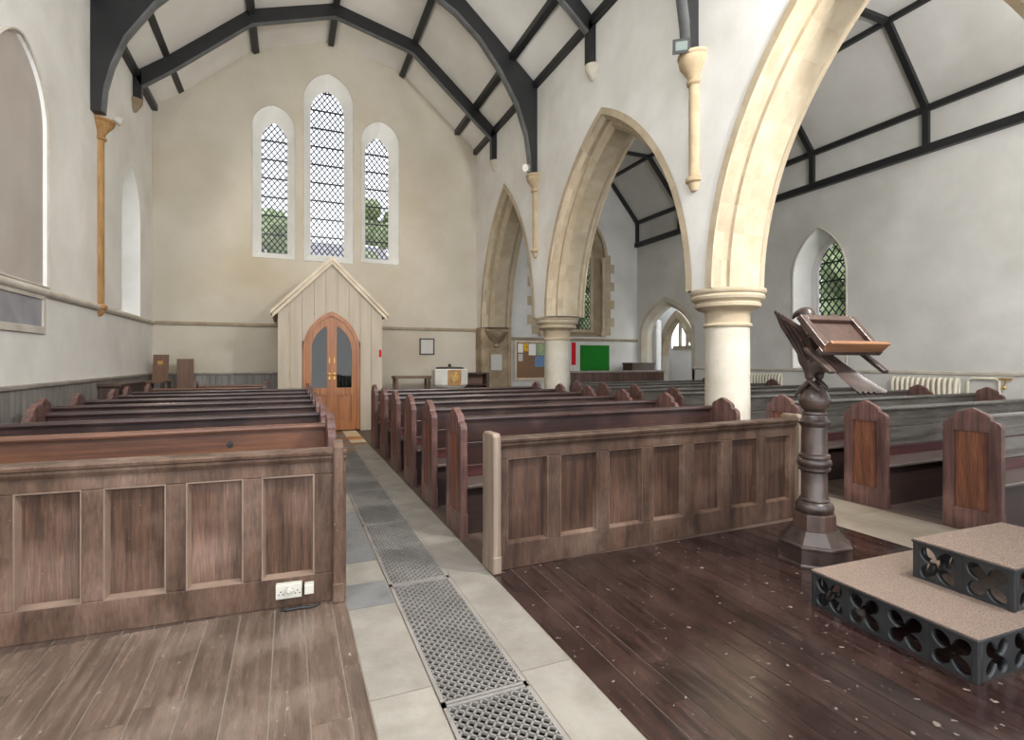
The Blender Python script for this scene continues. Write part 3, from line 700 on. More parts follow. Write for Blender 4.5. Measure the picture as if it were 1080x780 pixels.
asheet('wall_annex_end', [[(11.03, 0), (13.17, 0), (13.17, 3.9), (11.03, 3.9)], lancet(11.2, 13.0, 0.5, 2.3, 3.7)], 'plaster', fXZ(11.0))  # large end opening added to let light into the annex
o = MB().box(10.97, 11.5, 11.0, 16.9, 3.9, 4.0).box(11.5, 13.3, 11.0, 12.3, 3.9, 4.0).box(11.5, 13.3, 16.4, 16.9, 3.9, 4.0).build('ceiling_annex', 'plaster_tan'); o['kind'] = 'structure'
o = MB().box(11.5, 13.3, 12.3, 16.4, 3.94, 3.95).build('window_11', 'pane_clear'); o['kind'] = 'structure'  # unseen rooflight added to brighten the annex
o = MB().box(10.72, 13.3, 11.0, 16.9, -0.1, -0.012).build('floor_annex', 'flag_worn'); o['kind'] = 'structure'
o = MB().box(10.97, 11.03, 14.02, 16.9, 0, 3.9).box(10.97, 11.03, 11.0, 11.94, 0, 3.9).build('wall_annex_front', 'plaster_tan'); o['kind'] = 'structure'
w = MB().bar((13.2, 14.85, 2.0), (13.2, 14.85, 3.25), 0.09).bar((13.2, 15.22, 2.0), (13.2, 15.22, 3.2), 0.09).bar((13.2, 14.55, 2.02), (13.2, 15.55, 2.02), 0.12).bar((13.2, 14.6, 2.1), (13.2, 15.3, 3.1), 0.07).build('window_10', 'string_tan'); w['kind'] = 'structure'
MB().add([fYZ(13.21)(*p, 0) for p in lancet(*WX)], [tuple(range(len(lancet(*WX))))]).build('glass', 'pane_clear', w)
ar = thing('annex_arch', 'stone arch seen through the pointed doorway', 'arch', (12.2, 14.1, 0))
m = MB(); c_, R_ = arc(0.95, 1.55)
for sg in (1, -1):
    a = []; b = []
    for i in range(13):
        tm = acos(c_ / R_) * i / 12; tm2 = acos(c_ / (R_ - 0.22)) * i / 12
        a.append((sg * (-c_ + R_ * cos(tm)), 1.7 + R_ * sin(tm))); b.append((sg * (-c_ + (R_ - 0.22) * cos(tm2)), 1.7 + (R_ - 0.22) * sin(tm2)))
    m.quadprism(a, b, 'x', -0.15, 0.15)
m.build('arch_ring', 'stone', ar)
MB().box(-0.15, 0.15, 0.73, 0.95, 0, 1.7).build('arch_jamb', 'stone_pale', ar); MB().box(-0.15, 0.15, -0.95, -0.73, 0, 1.7).build('arch_jamb', 'stone_pale', ar)

# ------------------------------------------------------------------ pews
def end_profile():
    right = [(0.245, 1.115), (0.285, 1.10), (0.33, 1.078), (0.375, 1.06), (0.40, 1.035), (0.405, 1.005), (0.43, 1.0), (0.465, 0.985), (0.485, 0.965), (0.49, 0.94)]
    left = [(0.49 - y, z) for y, z in reversed(right[1:])]
    return left + right
EP = end_profile()
def pew_end_mesh(x, out, full=False):
    """board with a raised frame on its outer face; out=+1/-1 gives the outer side"""
    m = MB(); t = 0.022
    base = [(p[0], 0.72) for p in EP]
    # core
    for i in range(len(EP) - 1):
        m.prism([EP[i], EP[i + 1], base[i + 1], base[i]], 'x', x - t, x + t)
    m.box(x - t, x + t, 0, 0.49, 0, 0.72)
    a0, a1 = (x + t, x + t + 0.016) if out > 0 else (x - t - 0.016, x - t)
    top = [(p[0], 0.90) for p in EP]
    for i in range(len(EP) - 1): m.prism([EP[i], EP[i + 1], top[i + 1], top[i]], 'x', a0, a1)
    m.box(a0, a1, 0, 0.10, 0, 0.90).box(a0, a1, 0.39, 0.49, 0, 0.90).box(a0, a1, 0.10, 0.39, 0, 0.20)
    m.box(x - t - 0.008, x + t + 0.008, -0.004, 0.025, 0, 0.20).box(x - t - 0.008, x + t + 0.008, 0.465, 0.494, 0, 0.20)
    return m
def inset_mesh(x, out):
    t = 0.022; a0, a1 = (x + t, x + t + 0.004) if out > 0 else (x - t - 0.004, x - t)
    return MB().box(a0, a1, 0.102, 0.388, 0.202, 0.898)
SQ = Matrix.Diagonal((1, 0.90, 1, 1))
def make_pew(L, label, group, loc, rz=0.0, bm='pew_back', em='pew_end', pm='pew_panel'):
    t = thing('pew', label, 'pew', loc, rz, group)
    for x, o_ in ((0.035, -1), (L - 0.035, 1)):
        e_ = pew_end_mesh(x, o_).xf(SQ).build('pew_end', em, t, bevel=0.006)
        inset_mesh(x, o_).xf(SQ).build('inset_panel', pm, e_)
    a, b = 0.058, L - 0.058
    MB().box(a, b, 0.42, 0.445, 0.56, 0.765).box(a, b, 0.425, 0.45, 0.778, 0.972).xf(SQ).build('backrest', bm, t, bevel=0.004)
    MB().box(a, b, 0.41, 0.445, 0.445, 0.552).xf(SQ).build('lower_rail', 'pew_rail', t, bevel=0.004)
    MB().prism([(0.395, 0.97), (0.39, 0.985), (0.395, 1.003), (0.41, 1.01), (0.46, 1.01), (0.475, 1.0), (0.475, 0.982), (0.465, 0.97)], 'x', a, b).xf(SQ).build('top_rail', bm, t, smooth=False)
    MB().box(a, b, 0.03, 0.43, 0.415, 0.445).xf(SQ).build('seat', 'seat_wood', t, bevel=0.008)
    MB().box(a, b, 0.10, 0.125, 0.0, 0.415).xf(SQ).build('seat_front', 'pew_riser', t)
    return t
ORD = ['second', 'third', 'fourth', 'fifth', 'sixth', 'seventh', 'eighth', 'ninth', 'tenth']
# nave pews on the arcade side
RY = [4.32, 5.32, 6.30, 7.28, 8.27, 9.28]
pr = None
for k, y in enumerate(RY):
    lb = ['dark pew directly behind the dark seven-panel front', 'second dark pew behind the seven-panel front', 'third dark pew behind the seven-panel front', 'fourth dark pew behind the seven-panel front', 'fifth dark pew behind the seven-panel front', 'last dark pew of the arcade-side block, closest to the font'][k]
    if pr is None: pr = make_pew(3.27, lb, 'dark pews between the aisle and the columns', (1.36, y, 0), R(0.8))
    else: dup(pr, (1.36, y, 0), R(0.8), lb)
# nave pews by the long wall
LYs = [4.32, 5.32, 6.30, 7.28, 8.27, 9.28, 10.28]
make_pew(2.80, 'warm brown pew with a dark knot, directly behind the lighter panelled front', 'pews along the long plain wall', (-2.47, 4.32, 0), 0, bm='pew_back_warm')
for k, y in enumerate(LYs[1:]):
    lb = ['second dark pew behind the lighter panelled front', 'third dark pew behind the lighter panelled front', 'fourth dark pew behind the lighter panelled front', 'fifth dark pew behind the lighter panelled front', 'sixth dark pew behind the lighter panelled front', 'long dark pew just before the lobby front'][k]
    xl = (-2.47, -2.32, -2.60, -2.58, -2.46, -2.52)[k]
    make_pew(0.33 - xl, lb, 'pews along the long plain wall', (xl, y, 0))
make_pew(2.0, 'short brown pew beside the boarded lobby, behind all the long pews', 'pews along the long plain wall', (-2.44, 11.3, 0), 0, bm='pew_back_warm')
make_pew(1.40, 'shortest brown pew between the lobby side and the upright board', 'pews along the long plain wall', (-1.84, 12.35, 0), 0, bm='pew_back_warm')
# the knot on the warm pew is a dark inlay of the backrest
wp = [o for o in bpy.data.objects if o.get('label', '').startswith('warm brown pew')][0]
MB().lathe([(0.001, -0.002), (0.02, 0.0), (0.001, 0.002)], 14).xf(Matrix.Translation((2.03, 0.381, 0.87)) @ Matrix.Rotation(R(90), 4, 'X') @ Matrix.Diagonal((1.2, 1.5, 1, 1))).build('wood_knot', 'black_iron', [c for c in wp.children if c.name.startswith('backrest')][0])
# aisle pews
AY = [2.49, 3.44, 4.47, 5.47, 6.50, 7.52, 8.55, 9.58, 10.62]
pr = None
for k, y in enumerate(AY):
    lb = ['red-ended aisle pew behind the two black steps', 'red-ended aisle pew just behind the eagle lectern', 'aisle pew seen between the column and the eagle lectern', 'aisle pew mostly hidden behind the stout column',
          'aisle pew first beyond the stout column', 'aisle pew second beyond the stout column', 'aisle pew third beyond the stout column', 'aisle pew fourth beyond the stout column', 'aisle pew in front of the low plank partition'][k]
    if pr is None: pr = make_pew(4.72, lb, 'greyish aisle pews beyond the columns', (5.66, y, 0), R(0.6), bm='pew_back_sheen', pm='pew_panel_orange')
    else: dup(pr, (5.66, y, 0), R(0.6), lb)

# panelled pew fronts
def pew_front(name, label, loc, rz, L, panels, fm, pm, ends, em='post_pale'):
    t = thing(name, label, 'screen', loc, rz)
    zb, zt, H = 0.185, 0.815, 0.94
    fr = MB().box(0, L, 0, 0.055, 0, zb).box(0, L, 0, 0.055, zt, H)
    xs = [0.0] + [v for p in panels for v in p] + [L]
    for i in range(0, len(xs), 2): fr.box(xs[i], xs[i + 1], 0, 0.055, zb, zt)
    fr.build('panel_frame', fm, t, bevel=0.006)
    for a, b in panels: MB().box(a - 0.005, b + 0.005, 0.042, 0.052, zb - 0.005, zt + 0.005).build('inset_panel', pm, t)
    for a, b in panels:
        q = lambda e, y: [(a + e, y, zb + e), (b - e, y, zb + e), (b - e, y, zt - e), (a + e, y, zt - e)]
        MB().loft([q(-0.004, -0.002), q(0.004, -0.002), q(0.016, 0.042)]).build('panel_moulding', 'worn_lit_edge' if fm == 'front_frame' else 'front_frame', t)  # paler moulding colour stands in for light on the bevel
    MB().prism([(-0.012, 0.895), (-0.03, 0.92), (-0.03, 0.935), (-0.045, 0.945), (-0.05, 0.962), (-0.04, 0.972), (0.10, 0.972), (0.10, 0.93), (0.0, 0.895)], 'x', 0, L).build('book_ledge', fm, t)
    for x in ends:
        m = MB(); hw = 0.032
        m.prism([(-0.055, 0.0), (0.16, 0.0), (0.16, 0.99), (0.13, 1.012), (-0.025, 1.012), (-0.055, 0.985)], 'x', x - hw, x + hw)
        m.box(x - hw - 0.004, x + hw + 0.004, -0.06, 0.164, 0.0, 0.13)
        m.build('end_post', em, t, bevel=0.012)
    return t
p7 = []
a0 = 0.10; step = (3.14) / 7
for k in range(7): p7.append((a0 + k * step, a0 + k * step + 0.335))
pew_front('panelled_screen', 'dark seven-panel pew front with pale end posts behind the eagle lectern', (1.375, 3.545, 0), R(1.6), 3.22, p7, 'front_frame_dark', 'front_panel_dark', (-0.005, 3.225))
Lw = 2.85; p7 = []
for u in range(6): p7.append((Lw - 0.197 - u * 0.405 - 0.297, Lw - 0.197 - u * 0.405))
p7 = p7[::-1]
th = R(-3.6)
pew_front('panelled_screen', 'lighter brown panelled pew front with a power socket at its foot', (0.335 - Lw * cos(th), 3.53 - Lw * sin(th), 0), th, Lw, p7, 'front_frame', 'front_panel', (Lw - 0.05,), 'front_frame')

# power socket on the foot of the pew front
sk = thing('power_socket', 'white double power socket low on the lighter pew front', 'socket', (-0.005, 3.545, 0.115), th)
MB().box(-0.075, 0.075, -0.04, 0.0, -0.045, 0.045).build('socket_plate', 'white_plastic', sk, bevel=0.004)
MB().lathe([(0.02, 0), (0.02, 0.03), (0.012, 0.035), (0.001, 0.035)], 6).xf(Matrix.Translation((0.005, -0.04, 0.012)) @ Matrix.Rotation(R(90), 4, 'X')).build('plug', 'white_plastic', sk)
mm = MB()
for x in (-0.045, 0.05):
    for dx, dz in ((-0.012, -0.005), (0.012, -0.005), (0, 0.012)): mm.box(x + dx - 0.004, x + dx + 0.004, -0.0415, -0.039, dz - 0.014, dz - 0.008)
mm.build('socket_holes', 'black_plastic', sk)
MB().box(0.09, 0.145, -0.055, 0.0, -0.03, 0.03).build('fused_spur', 'white_plastic', sk, bevel=0.004)
tag(MB().tube([(0.17, 3.50, 0.012), (0.12, 3.47, 0.012), (0.05, 3.485, 0.012), (-0.02, 3.48, 0.012), (-0.05, 3.50, 0.012)], 0.009, 8).build('cable', 'black_plastic', None, smooth=True), 'short black cable lying under the white power socket', 'cable')

# ------------------------------------------------------------------ entrance lobby
lb = thing('entrance_lobby', 'cream boarded lobby with a gable and arched glazed doors', 'lobby', (0.83, 11.9, 0))
HW = 1.07; ZE = 2.62; ZA = 3.70
def door_loop(w_, za, zs=1.75, zb=0.03): return lancet(-w_, w_, zb, zs, za, 14)
bd = MB(); n = 9; bw = 2 * HW / n
DL = door_loop(0.585, 2.60)
dh = [(x, z) for x, z in DL]
def arch_z(x):
    w_ = 0.585; 
    if abs(x) >= w_: return 0.0
    c, Rr = arc(w_, 2.60 - 1.75); return 1.75 + sqrt(max(0, Rr * Rr - (abs(x) + c) ** 2))
def gable_z(x): return ZE + (ZA - ZE) * (1 - abs(x) / HW)
for k in range(n):
    xs = [-HW + k * bw + 0.003 + (bw - 0.006) * i / 8 for i in range(9)]
    for a, b in zip(xs, xs[1:]):
        for a_, b_ in ([(a, b)] if a * b >= 0 else [(a, 0), (0, b)]):
            za_, zb_ = arch_z(a_), arch_z(b_)
            if (za_ == 0) != (zb_ == 0): za_ = zb_ = 0.0 if abs((a_ + b_) / 2) > 0.585 else max(za_, zb_)
            bd.prism([(a_, za_), (b_, zb_), (b_, gable_z(b_)), (a_, gable_z(a_))], 'y', 0.0, 0.03)
bd.build('front_boarding', 'cream_paint', lb)
MB().box(-HW, HW, 0.02, 0.04, 2.5, ZE).prism([(-HW, ZE), (HW, ZE), (0, ZA)], 'y', 0.031, 0.045).box(-HW, -0.585, 0.031, 0.045, 0, 2.6).box(0.585, HW, 0.031, 0.045, 0, 2.6).build('front_backing', 'mat_dark', lb)
MB().box(-HW, -HW + 0.04, 0.045, 2.48, 0, ZE).build('side_wall', 'cream_paint', lb); MB().box(HW - 0.04, HW, 0.045, 2.48, 0, ZE).build('side_wall', 'cream_paint', lb)
for s_ in (-1, 1):
    MB().prism([(0, ZA + 0.0), (s_ * (HW + 0.13), ZE - 0.11), (s_ * (HW + 0.13), ZE - 0.04), (0, ZA + 0.08)], 'y', -0.10, 2.48).build('lobby_roof', 'cream_trim', lb)
    MB().prism([(0, ZA - 0.09), (s_ * (HW + 0.10), ZE - 0.19), (s_ * (HW + 0.10), ZE - 0.10), (0, ZA + 0.01)], 'y', -0.07, -0.03).build('barge_board', 'cream_trim', lb)
MB().tube([(-HW + 0.22, -0.02, 0), (-HW + 0.22, -0.02, 2.75)], 0.012, 8).build('conduit', 'cream_trim', lb)
# arched frame and doors
A_ = door_loop(0.585, 2.60); B_ = door_loop(0.515, 2.50)
fo = MB().loft([[(x, -0.03, z) for x, z in op(A_)], [(x, -0.03, z) for x, z in op(B_)], [(x, 0.05, z) for x, z in op(B_)], [(x, 0.05, z) for x, z in op(A_)], [(x, -0.03, z) for x, z in op(A_)]], close=False)
fo.build('door_frame', 'oak', lb, bevel=0.0)
full = door_loop(0.513, 2.495)
for s_ in (-1, 1):
    half_ = [p for p in full if p[0] * s_ >= -1e-6]
    # ordered outline of the leaf
    rt = [p for p in full[1:] if p[0] >= -1e-6 and p[1] > 0.04]
    outl = [(0.006, 0.03), (0.513, 0.03)] + [(x, z) for x, z in rt if x > 0.006] + [(0.006, 2.485)]
    gl = [p for p in lancet(-0.41, 0.41, 0.95, 1.75, 2.34, 12)]
    g2 = [(0.10, 0.95), (0.41, 0.95)] + [(x, z) for x, z in gl[2:15] if x > 0.10] + [(0.10, 2.22)]
    pn = [(0.10, 0.22), (0.41, 0.22), (0.41, 0.80), (0.10, 0.80)]
    F = (lambda s__: (lambda a, b, c: (s__ * a, 0.01 + c, b)))(s_)
    lf = sheet('door_leaf', [outl, g2, pn], 0.045, 'oak', F, lb)
    MB().add([(s_ * x, 0.015, z) for x, z in g2], [tuple(range(len(g2)))]).build('door_glass', 'door_glass', lf)
    MB().box(min(s_ * 0.095, s_ * 0.415), max(s_ * 0.095, s_ * 0.415), 0.016, 0.026, 0.215, 0.805).box(min(s_ * 0.15, s_ * 0.36), max(s_ * 0.15, s_ * 0.36), 0.004, 0.016, 0.29, 0.73).build('lower_panel', 'oak', lf)
    MB().ball((s_ * 0.05, -0.05, 1.23), 0.028, 6).bar((s_ * 0.05, -0.02, 1.23), (s_ * 0.05, -0.05, 1.23), 0.015).box(s_ * 0.05 - 0.015, s_ * 0.05 + 0.015, -0.02, -0.012, 1.13, 1.28).build('handle', 'brass', lf, smooth=True)
    MB().bar((s_ * 0.05, -0.03, 1.48), (s_ * 0.05, -0.03, 1.60), 0.018).build('pull', 'brass', lf)
MB().box(-0.03, 0.03, -0.025, -0.012, 0.04, 2.45).build('meeting_stile', 'oak', lb)
tag(MB().box(1.83, 1.88, 11.885, 11.898, 1.62, 1.78).build('fire_sign', 'red_cloth'), 'tiny red sign on the boarded lobby front', 'sign')

# ------------------------------------------------------------------ eagle lectern
LX, LY = 3.735, 2.80
lc = thing('eagle_lectern', 'carved dark wooden eagle lectern holding an open desk on a turned post', 'lectern', (LX, LY, 0), R(-4))
oc = pi / 8
MB().lathe([(0.275, 0), (0.275, 0.02), (0.262, 0.03), (0.258, 0.13), (0.262, 0.14), (0.262, 0.155), (0.24, 0.165), (0.17, 0.25), (0.155, 0.255)], 8, ph=oc).build('lectern_base', 'carved_wood', lc, bevel=0.004)
MB().lathe([(0.155, 0.25), (0.15, 0.37), (0.13, 0.375)], 8, ph=oc).build('base_block', 'carved_wood_red', lc, bevel=0.004)
MB().lathe([(0.11, 0.37), (0.128, 0.385), (0.135, 0.41), (0.128, 0.44), (0.11, 0.455), (0.10, 0.462), (0.108, 0.47), (0.098, 0.48), (0.092, 0.49), (0.09, 0.68), (0.10, 0.69), (0.112, 0.70), (0.112, 0.715), (0.102, 0.722),
            (0.115, 0.735), (0.122, 0.757), (0.115, 0.775), (0.102, 0.785), (0.11, 0.795), (0.108, 0.815), (0.094, 0.825), (0.092, 0.84), (0.088, 1.03), (0.098, 1.04), (0.108, 1.055), (0.108, 1.07), (0.09, 1.09), (0.08, 1.12), (0.088, 1.13), (0.085, 1.145), (0.06, 1.15)], 28).build('turned_post', 'carved_wood', lc, smooth=True)
MB().ball((0, 0, 1.235), 0.108, 12).lathe([(0.110, 1.225), (0.112, 1.235), (0.110, 1.245)], 28).build('ball', 'carved_wood', lc, smooth=True)
# the bird: one continuous skinned body
def skin(name, nodes, edges, mt, parent, sub=2, root=0):
    me = bpy.data.meshes.new(name); me.from_pydata([n[0] for n in nodes], edges, [])
    ob = bpy.data.objects.new(name, me); COL.objects.link(ob)
    sm = ob.modifiers.new('s', 'SKIN'); sm.use_smooth_shade = True
    for i, n in enumerate(nodes):
        r_ = n[1]; sv = me.skin_vertices[0].data[i]
        sv.radius = (r_, r_) if not isinstance(r_, tuple) else r_; sv.use_root = (i == root)
    ss = ob.modifiers.new('u', 'SUBSURF'); ss.levels = sub; ss.render_levels = sub
    dg = bpy.context.evaluated_depsgraph_get(); dg.update()
    nm = bpy.data.meshes.new_from_object(ob.evaluated_get(dg), depsgraph=dg)
    bpy.data.objects.remove(ob)
    nm.materials.clear(); nm.materials.append(M[mt])
    for p in nm.polygons: p.use_smooth = True
    o = bpy.data.objects.new(name, nm); COL.objects.link(o); o.parent = parent; return o
nd = [((0, -0.04, 1.55), 0.08), ((0, 0.05, 1.62), 0.10), ((0, 0.06, 1.74), 0.08), ((0, 0.04, 1.85), 0.06), ((0, 0.06, 1.925), 0.062), ((0, 0.125, 1.925), 0.040), ((0, 0.18, 1.905), 0.020), ((0, 0.20, 1.875), 0.008),
      ((0.045, 0.0, 1.46), 0.045), ((0.05, 0.0, 1.385), 0.03), ((-0.045, 0.0, 1.46), 0.045), ((-0.05, 0.0, 1.385), 0.03),
      ((0, -0.13, 1.54), 0.05)]
ed = [(0, 1), (1, 2), (2, 3), (3, 4), (4, 5), (5, 6), (6, 7), (0, 8), (8, 9), (0, 10), (10, 11), (0, 12)]
eg = skin('eagle_body', nd, ed, 'carved_wood', lc)
cl = MB()
for sx in (-0.05, 0.05):
    for ax, ln in ((-0.5, 0.10), (0.0, 0.105), (0.5, 0.10), (pi, 0.085)):
        pts = []
        for i in range(6):
            f = i / 5; d = ln * f
            x = sx + sin(ax) * d; y = cos(ax) * d
            rr = sqrt(x * x + y * y); z = 1.235 + sqrt(max(0.0, 0.122 ** 2 - min(rr, 0.12) ** 2)) + 0.004 + 0.03 * (1 - f) ** 2
            pts.append((x, y, z))
        cl.tube(pts, [0.020, 0.019, 0.017, 0.016, 0.013, 0.006], 8)
cl.build('talons', 'carved_wood', lc, smooth=True)
def feather(m, pts, w_, t_, side):
    """tapered feather blade along pts"""
    pts = [Vector(p) for p in pts]; n_ = len(pts); loops = []
    for i, p in enumerate(pts):
        d = (pts[min(i + 1, n_ - 1)] - pts[max(i - 1, 0)]).normalized(); s_ = Vector(side); s_ = (s_ - d * s_.dot(d)).normalized(); u = d.cross(s_)
        f = i / (n_ - 1); ww = w_ * (0.55 + 0.9 * f - 0.2 * f * f) * (1.0 if f < 0.8 else max(0.12, (1 - f) / 0.2 * 0.8 + 0.2))
        loops.append([p - s_ * ww, p + u * t_, p + s_ * ww, p - u * t_])
    m.loft(loops, cap=True)
for sg in (-1, 1):
    m = MB()
    for k in range(4):
        o_ = 0.075 - 0.048 * k
        feather(m, [(sg * (0.035 + 0.006 * k), o_ * 0.5, 1.47 + 0.01 * k), (sg * (0.085 + 0.006 * k), o_ * 0.8, 1.60), (sg * (0.135 + 0.007 * k), o_ * 0.95, 1.69), (sg * (0.205 + 0.007 * k), o_ + 0.01, 1.80 - 0.005 * k), (sg * (0.305 + 0.004 * k), o_ * 0.7 + 0.03, 1.92 - 0.018 * k)], 0.036, 0.016, (0, 1, 0))
    m.build('wing', 'carved_wood', lc, smooth=True)
m = MB()
for k in range(7):
    f = (k - 3) / 3.0
    feather(m, [(0.035 * f, -0.08, 1.60), (0.06 * f, -0.20, 1.50), (0.09 * f, -0.34, 1.40), (0.12 * f, -0.50 + 0.03 * abs(f), 1.315)], 0.034, 0.016, (1, 0, 0))
m.build('tail', 'carved_wood', lc, smooth=True)
# desk: slopes down towards the reader (local -y)
sl = R(49)
DM = Matrix.Translation((0.015, -0.20, 1.752)) @ Matrix.Rotation(sl, 4, 'X')      # local: x across, y up the slope, z out
def dk(mb): return mb.xf(DM)
W2, H2 = 0.275, 0.16
dk(MB().box(-W2, W2, -H2, H2, -0.03, -0.018)).build('desk_board', 'dark_brown', lc)
dk(MB().box(-W2, -W2 + 0.055, -H2, H2, -0.018, 0.014).box(W2 - 0.055, W2, -H2, H2, -0.018, 0.014).box(-W2 + 0.055, W2 - 0.055, H2 - 0.05, H2, -0.018, 0.014).box(-W2 + 0.055, W2 - 0.055, -H2, -H2 + 0.06, -0.018, 0.014)).build('desk_frame', 'carved_wood_red', lc, bevel=0.004)
dk(MB().box(-W2 - 0.01, W2 + 0.01, -H2 - 0.03, -H2, -0.015, 0.075)).build('book_ledge', 'ledge_wood', lc, bevel=0.006)
dk(MB().box(-W2 - 0.02, W2 + 0.02, -H2 - 0.03, -H2 + 0.02, -0.05, -0.015)).build('ledge_rail', 'carved_wood', lc, bevel=0.004)
for sg in (-1, 1):
    MB().bar((sg * 0.25, -0.15, 1.63), (sg * 0.26, -0.37, 1.455), 0.06, 0.03).build('desk_strut', 'carved_wood', lc, bevel=0.008)
    MB().bar((sg * 0.15, -0.02, 1.70), (sg * 0.16, -0.18, 1.74), 0.04, 0.03).build('desk_arm', 'carved_wood', lc)

# ------------------------------------------------------------------ pulpit steps
def quatre(cx, cz, r_, n=48):
    pts = []
    for i in range(n):
        t = 2 * pi * i / n
        k = abs(sin(2 * t)) ** 0.9
        pts.append((cx + r_ * (0.30 + 0.70 * k) * cos(t), cz + r_ * (0.30 + 0.70 * k) * sin(t)))
    return pts
def pierced(L, z0, z1, nq):
    h = z1 - z0; r_ = min(h * 0.55, L / nq * 0.60)
    return [[(0, z0), (L, z0), (L, z1), (0, z1)]] + [quatre((k + 0.5) * L / nq, (z0 + z1) / 2, r_) for k in range(nq)]
def step_box(name, label, x0, x1, y0, y1, z0, z1, nx, ny):
    t = thing(name, label, 'step', (x0, y0, z0), R(-2.5))
    W, D, Hh = x1 - x0, y1 - y0, z1 - z0
    hp = Hh - 0.022
    sheet('pierced_front', pierced(D, 0.0, hp, ny), 0.035, 'black_iron', lambda a, b, c: (0.0175 + c, a, b), t)
    sheet('pierced_side', pierced(W - 0.04, 0.0, hp, nx), 0.035, 'black_iron', lambda a, b, c: (0.04 + a, 0.0175 + c, b), t)
    sheet('pierced_side', pierced(W - 0.04, 0.0, hp, nx), 0.035, 'black_iron', lambda a, b, c: (0.04 + a, D - 0.0175 + c, b), t)
    MB().box(W - 0.03, W, 0.036, D - 0.036, 0, hp).build('back_board', 'black_iron', t)
    for yy in (-0.006, D - 0.02): MB().box(-0.006, 0.02, yy, yy + 0.026, 0, hp).build('corner_post', 'black_iron', t, bevel=0.003)
    for k in range(1, ny): MB().box(-0.004, 0.0, k * D / ny - 0.012, k * D / ny + 0.012, 0, hp).build('mullion', 'black_iron', t)
    MB().box(-0.012, W, -0.012, D + 0.012, hp, hp + 0.012).build('tread_frame', 'black_iron', t, bevel=0.003)
    MB().box(-0.008, W, -0.008, D + 0.008, hp + 0.012, Hh).build('carpet_tread', 'carpet', t, bevel=0.003)
    return t
step_box('wooden_step', 'wide lower black step with pierced quatrefoil sides and brown carpet tread', 3.005, 4.42, 1.415, 2.29, 0.0, 0.22, 6, 4)
step_box('wooden_step', 'small upper black quatrefoil step resting on the wider step', 3.49, 4.38, 1.485, 1.97, 0.22, 0.455, 4, 2)

# ------------------------------------------------------------------ west end furniture
ft = thing('font', 'white octagonal font with a carved gilt panel and dark lid', 'font', (3.74, 12.85, 0))
MB().lathe([(0.40, 0), (0.40, 0.12), (0.30, 0.18), (0.20, 0.25), (0.19, 0.70), (0.26, 0.80), (0.40, 0.88), (0.46, 0.94), (0.46, 1.30), (0.43, 1.33), (0.1, 1.33)], 8, ph=oc + R(0)).build('font_bowl', 'marble', ft)
MB().box(-0.17, 0.17, -0.438, -0.424, 0.92, 1.31).build('carved_panel', 'stone_warm', ft)
MB().lathe([(0.10, -0.008), (0.14, 0), (0.10, 0.008)], 20).xf(Matrix.Translation((0, -0.44, 1.12)) @ Matrix.Rotation(R(90), 4, 'X')).build('quatrefoil', 'gilt', ft)
MB().lathe([(0.36, 1.33), (0.36, 1.36), (0.30, 1.375), (0.05, 1.38), (0.03, 1.42), (0.045, 1.44), (0.001, 1.46)], 16).build('font_lid', 'black_iron', ft)
tb = thing('side_table', 'open brown framed table standing before the cream gable wall', 'table', (2.42, 13.2, 0))
MB().box(0, 0.95, 0, 0.5, 1.08, 1.14).build('table_top', 'mid_brown', tb, bevel=0.005)
for x in (0.03, 0.86):
    for y in (0.03, 0.41): MB().box(x, x + 0.06, y, y + 0.06, 0, 1.08).build('leg', 'mid_brown', tb)
MB().box(0.09, 0.86, 0.43, 0.46, 0.62, 0.70).build('stretcher', 'mid_brown', tb)
bc = thing('shelf_unit', 'dark open shelf unit between the font and the stone pier', 'shelf', (4.25, 13.2, 0))
MB().box(0, 0.70, 0, 0.35, 1.18, 1.22).build('shelf_top', 'dark_brown', bc)
MB().box(0, 0.04, 0, 0.35, 0, 1.18).build('side_panel', 'dark_brown', bc); MB().box(0.62, 0.70, 0, 0.35, 0, 1.18).build('side_panel', 'dark_brown', bc)
for z in (0.88, 0.45): MB().box(0.04, 0.62, 0, 0.35, z, z + 0.03).build('shelf', 'dark_brown', bc)
MB().box(0.04, 0.62, 0.33, 0.35, 0, 1.18).build('back_board', 'mid_brown', bc)
pf = thing('picture_frame', 'small dark framed notice hanging on the cream gable wall', 'picture frame', (3.53, YW - 0.02, 1.93))
MB().box(-0.21, -0.175, -0.02, 0.02, -0.23, 0.23).box(0.175, 0.21, -0.02, 0.02, -0.23, 0.23).box(-0.175, 0.175, -0.02, 0.02, 0.195, 0.23).box(-0.175, 0.175, -0.02, 0.02, -0.23, -0.195).build('frame', 'black_plastic', pf)
MB().box(-0.175, 0.175, -0.005, 0.015, -0.195, 0.195).build('print', 'paper_grey', pf)
pq = thing('wall_plaque', 'white stone plaque fixed to the weathered pier', 'plaque', (5.44, 13.94, 1.49))
MB().box(-0.19, 0.19, -0.02, 0.02, -0.25, 0.25).build('plaque_rim', 'string_tan', pq, bevel=0.006)
MB().box(-0.165, 0.165, -0.026, -0.018, -0.225, 0.225).build('plaque_face', 'paper_grey', pq)
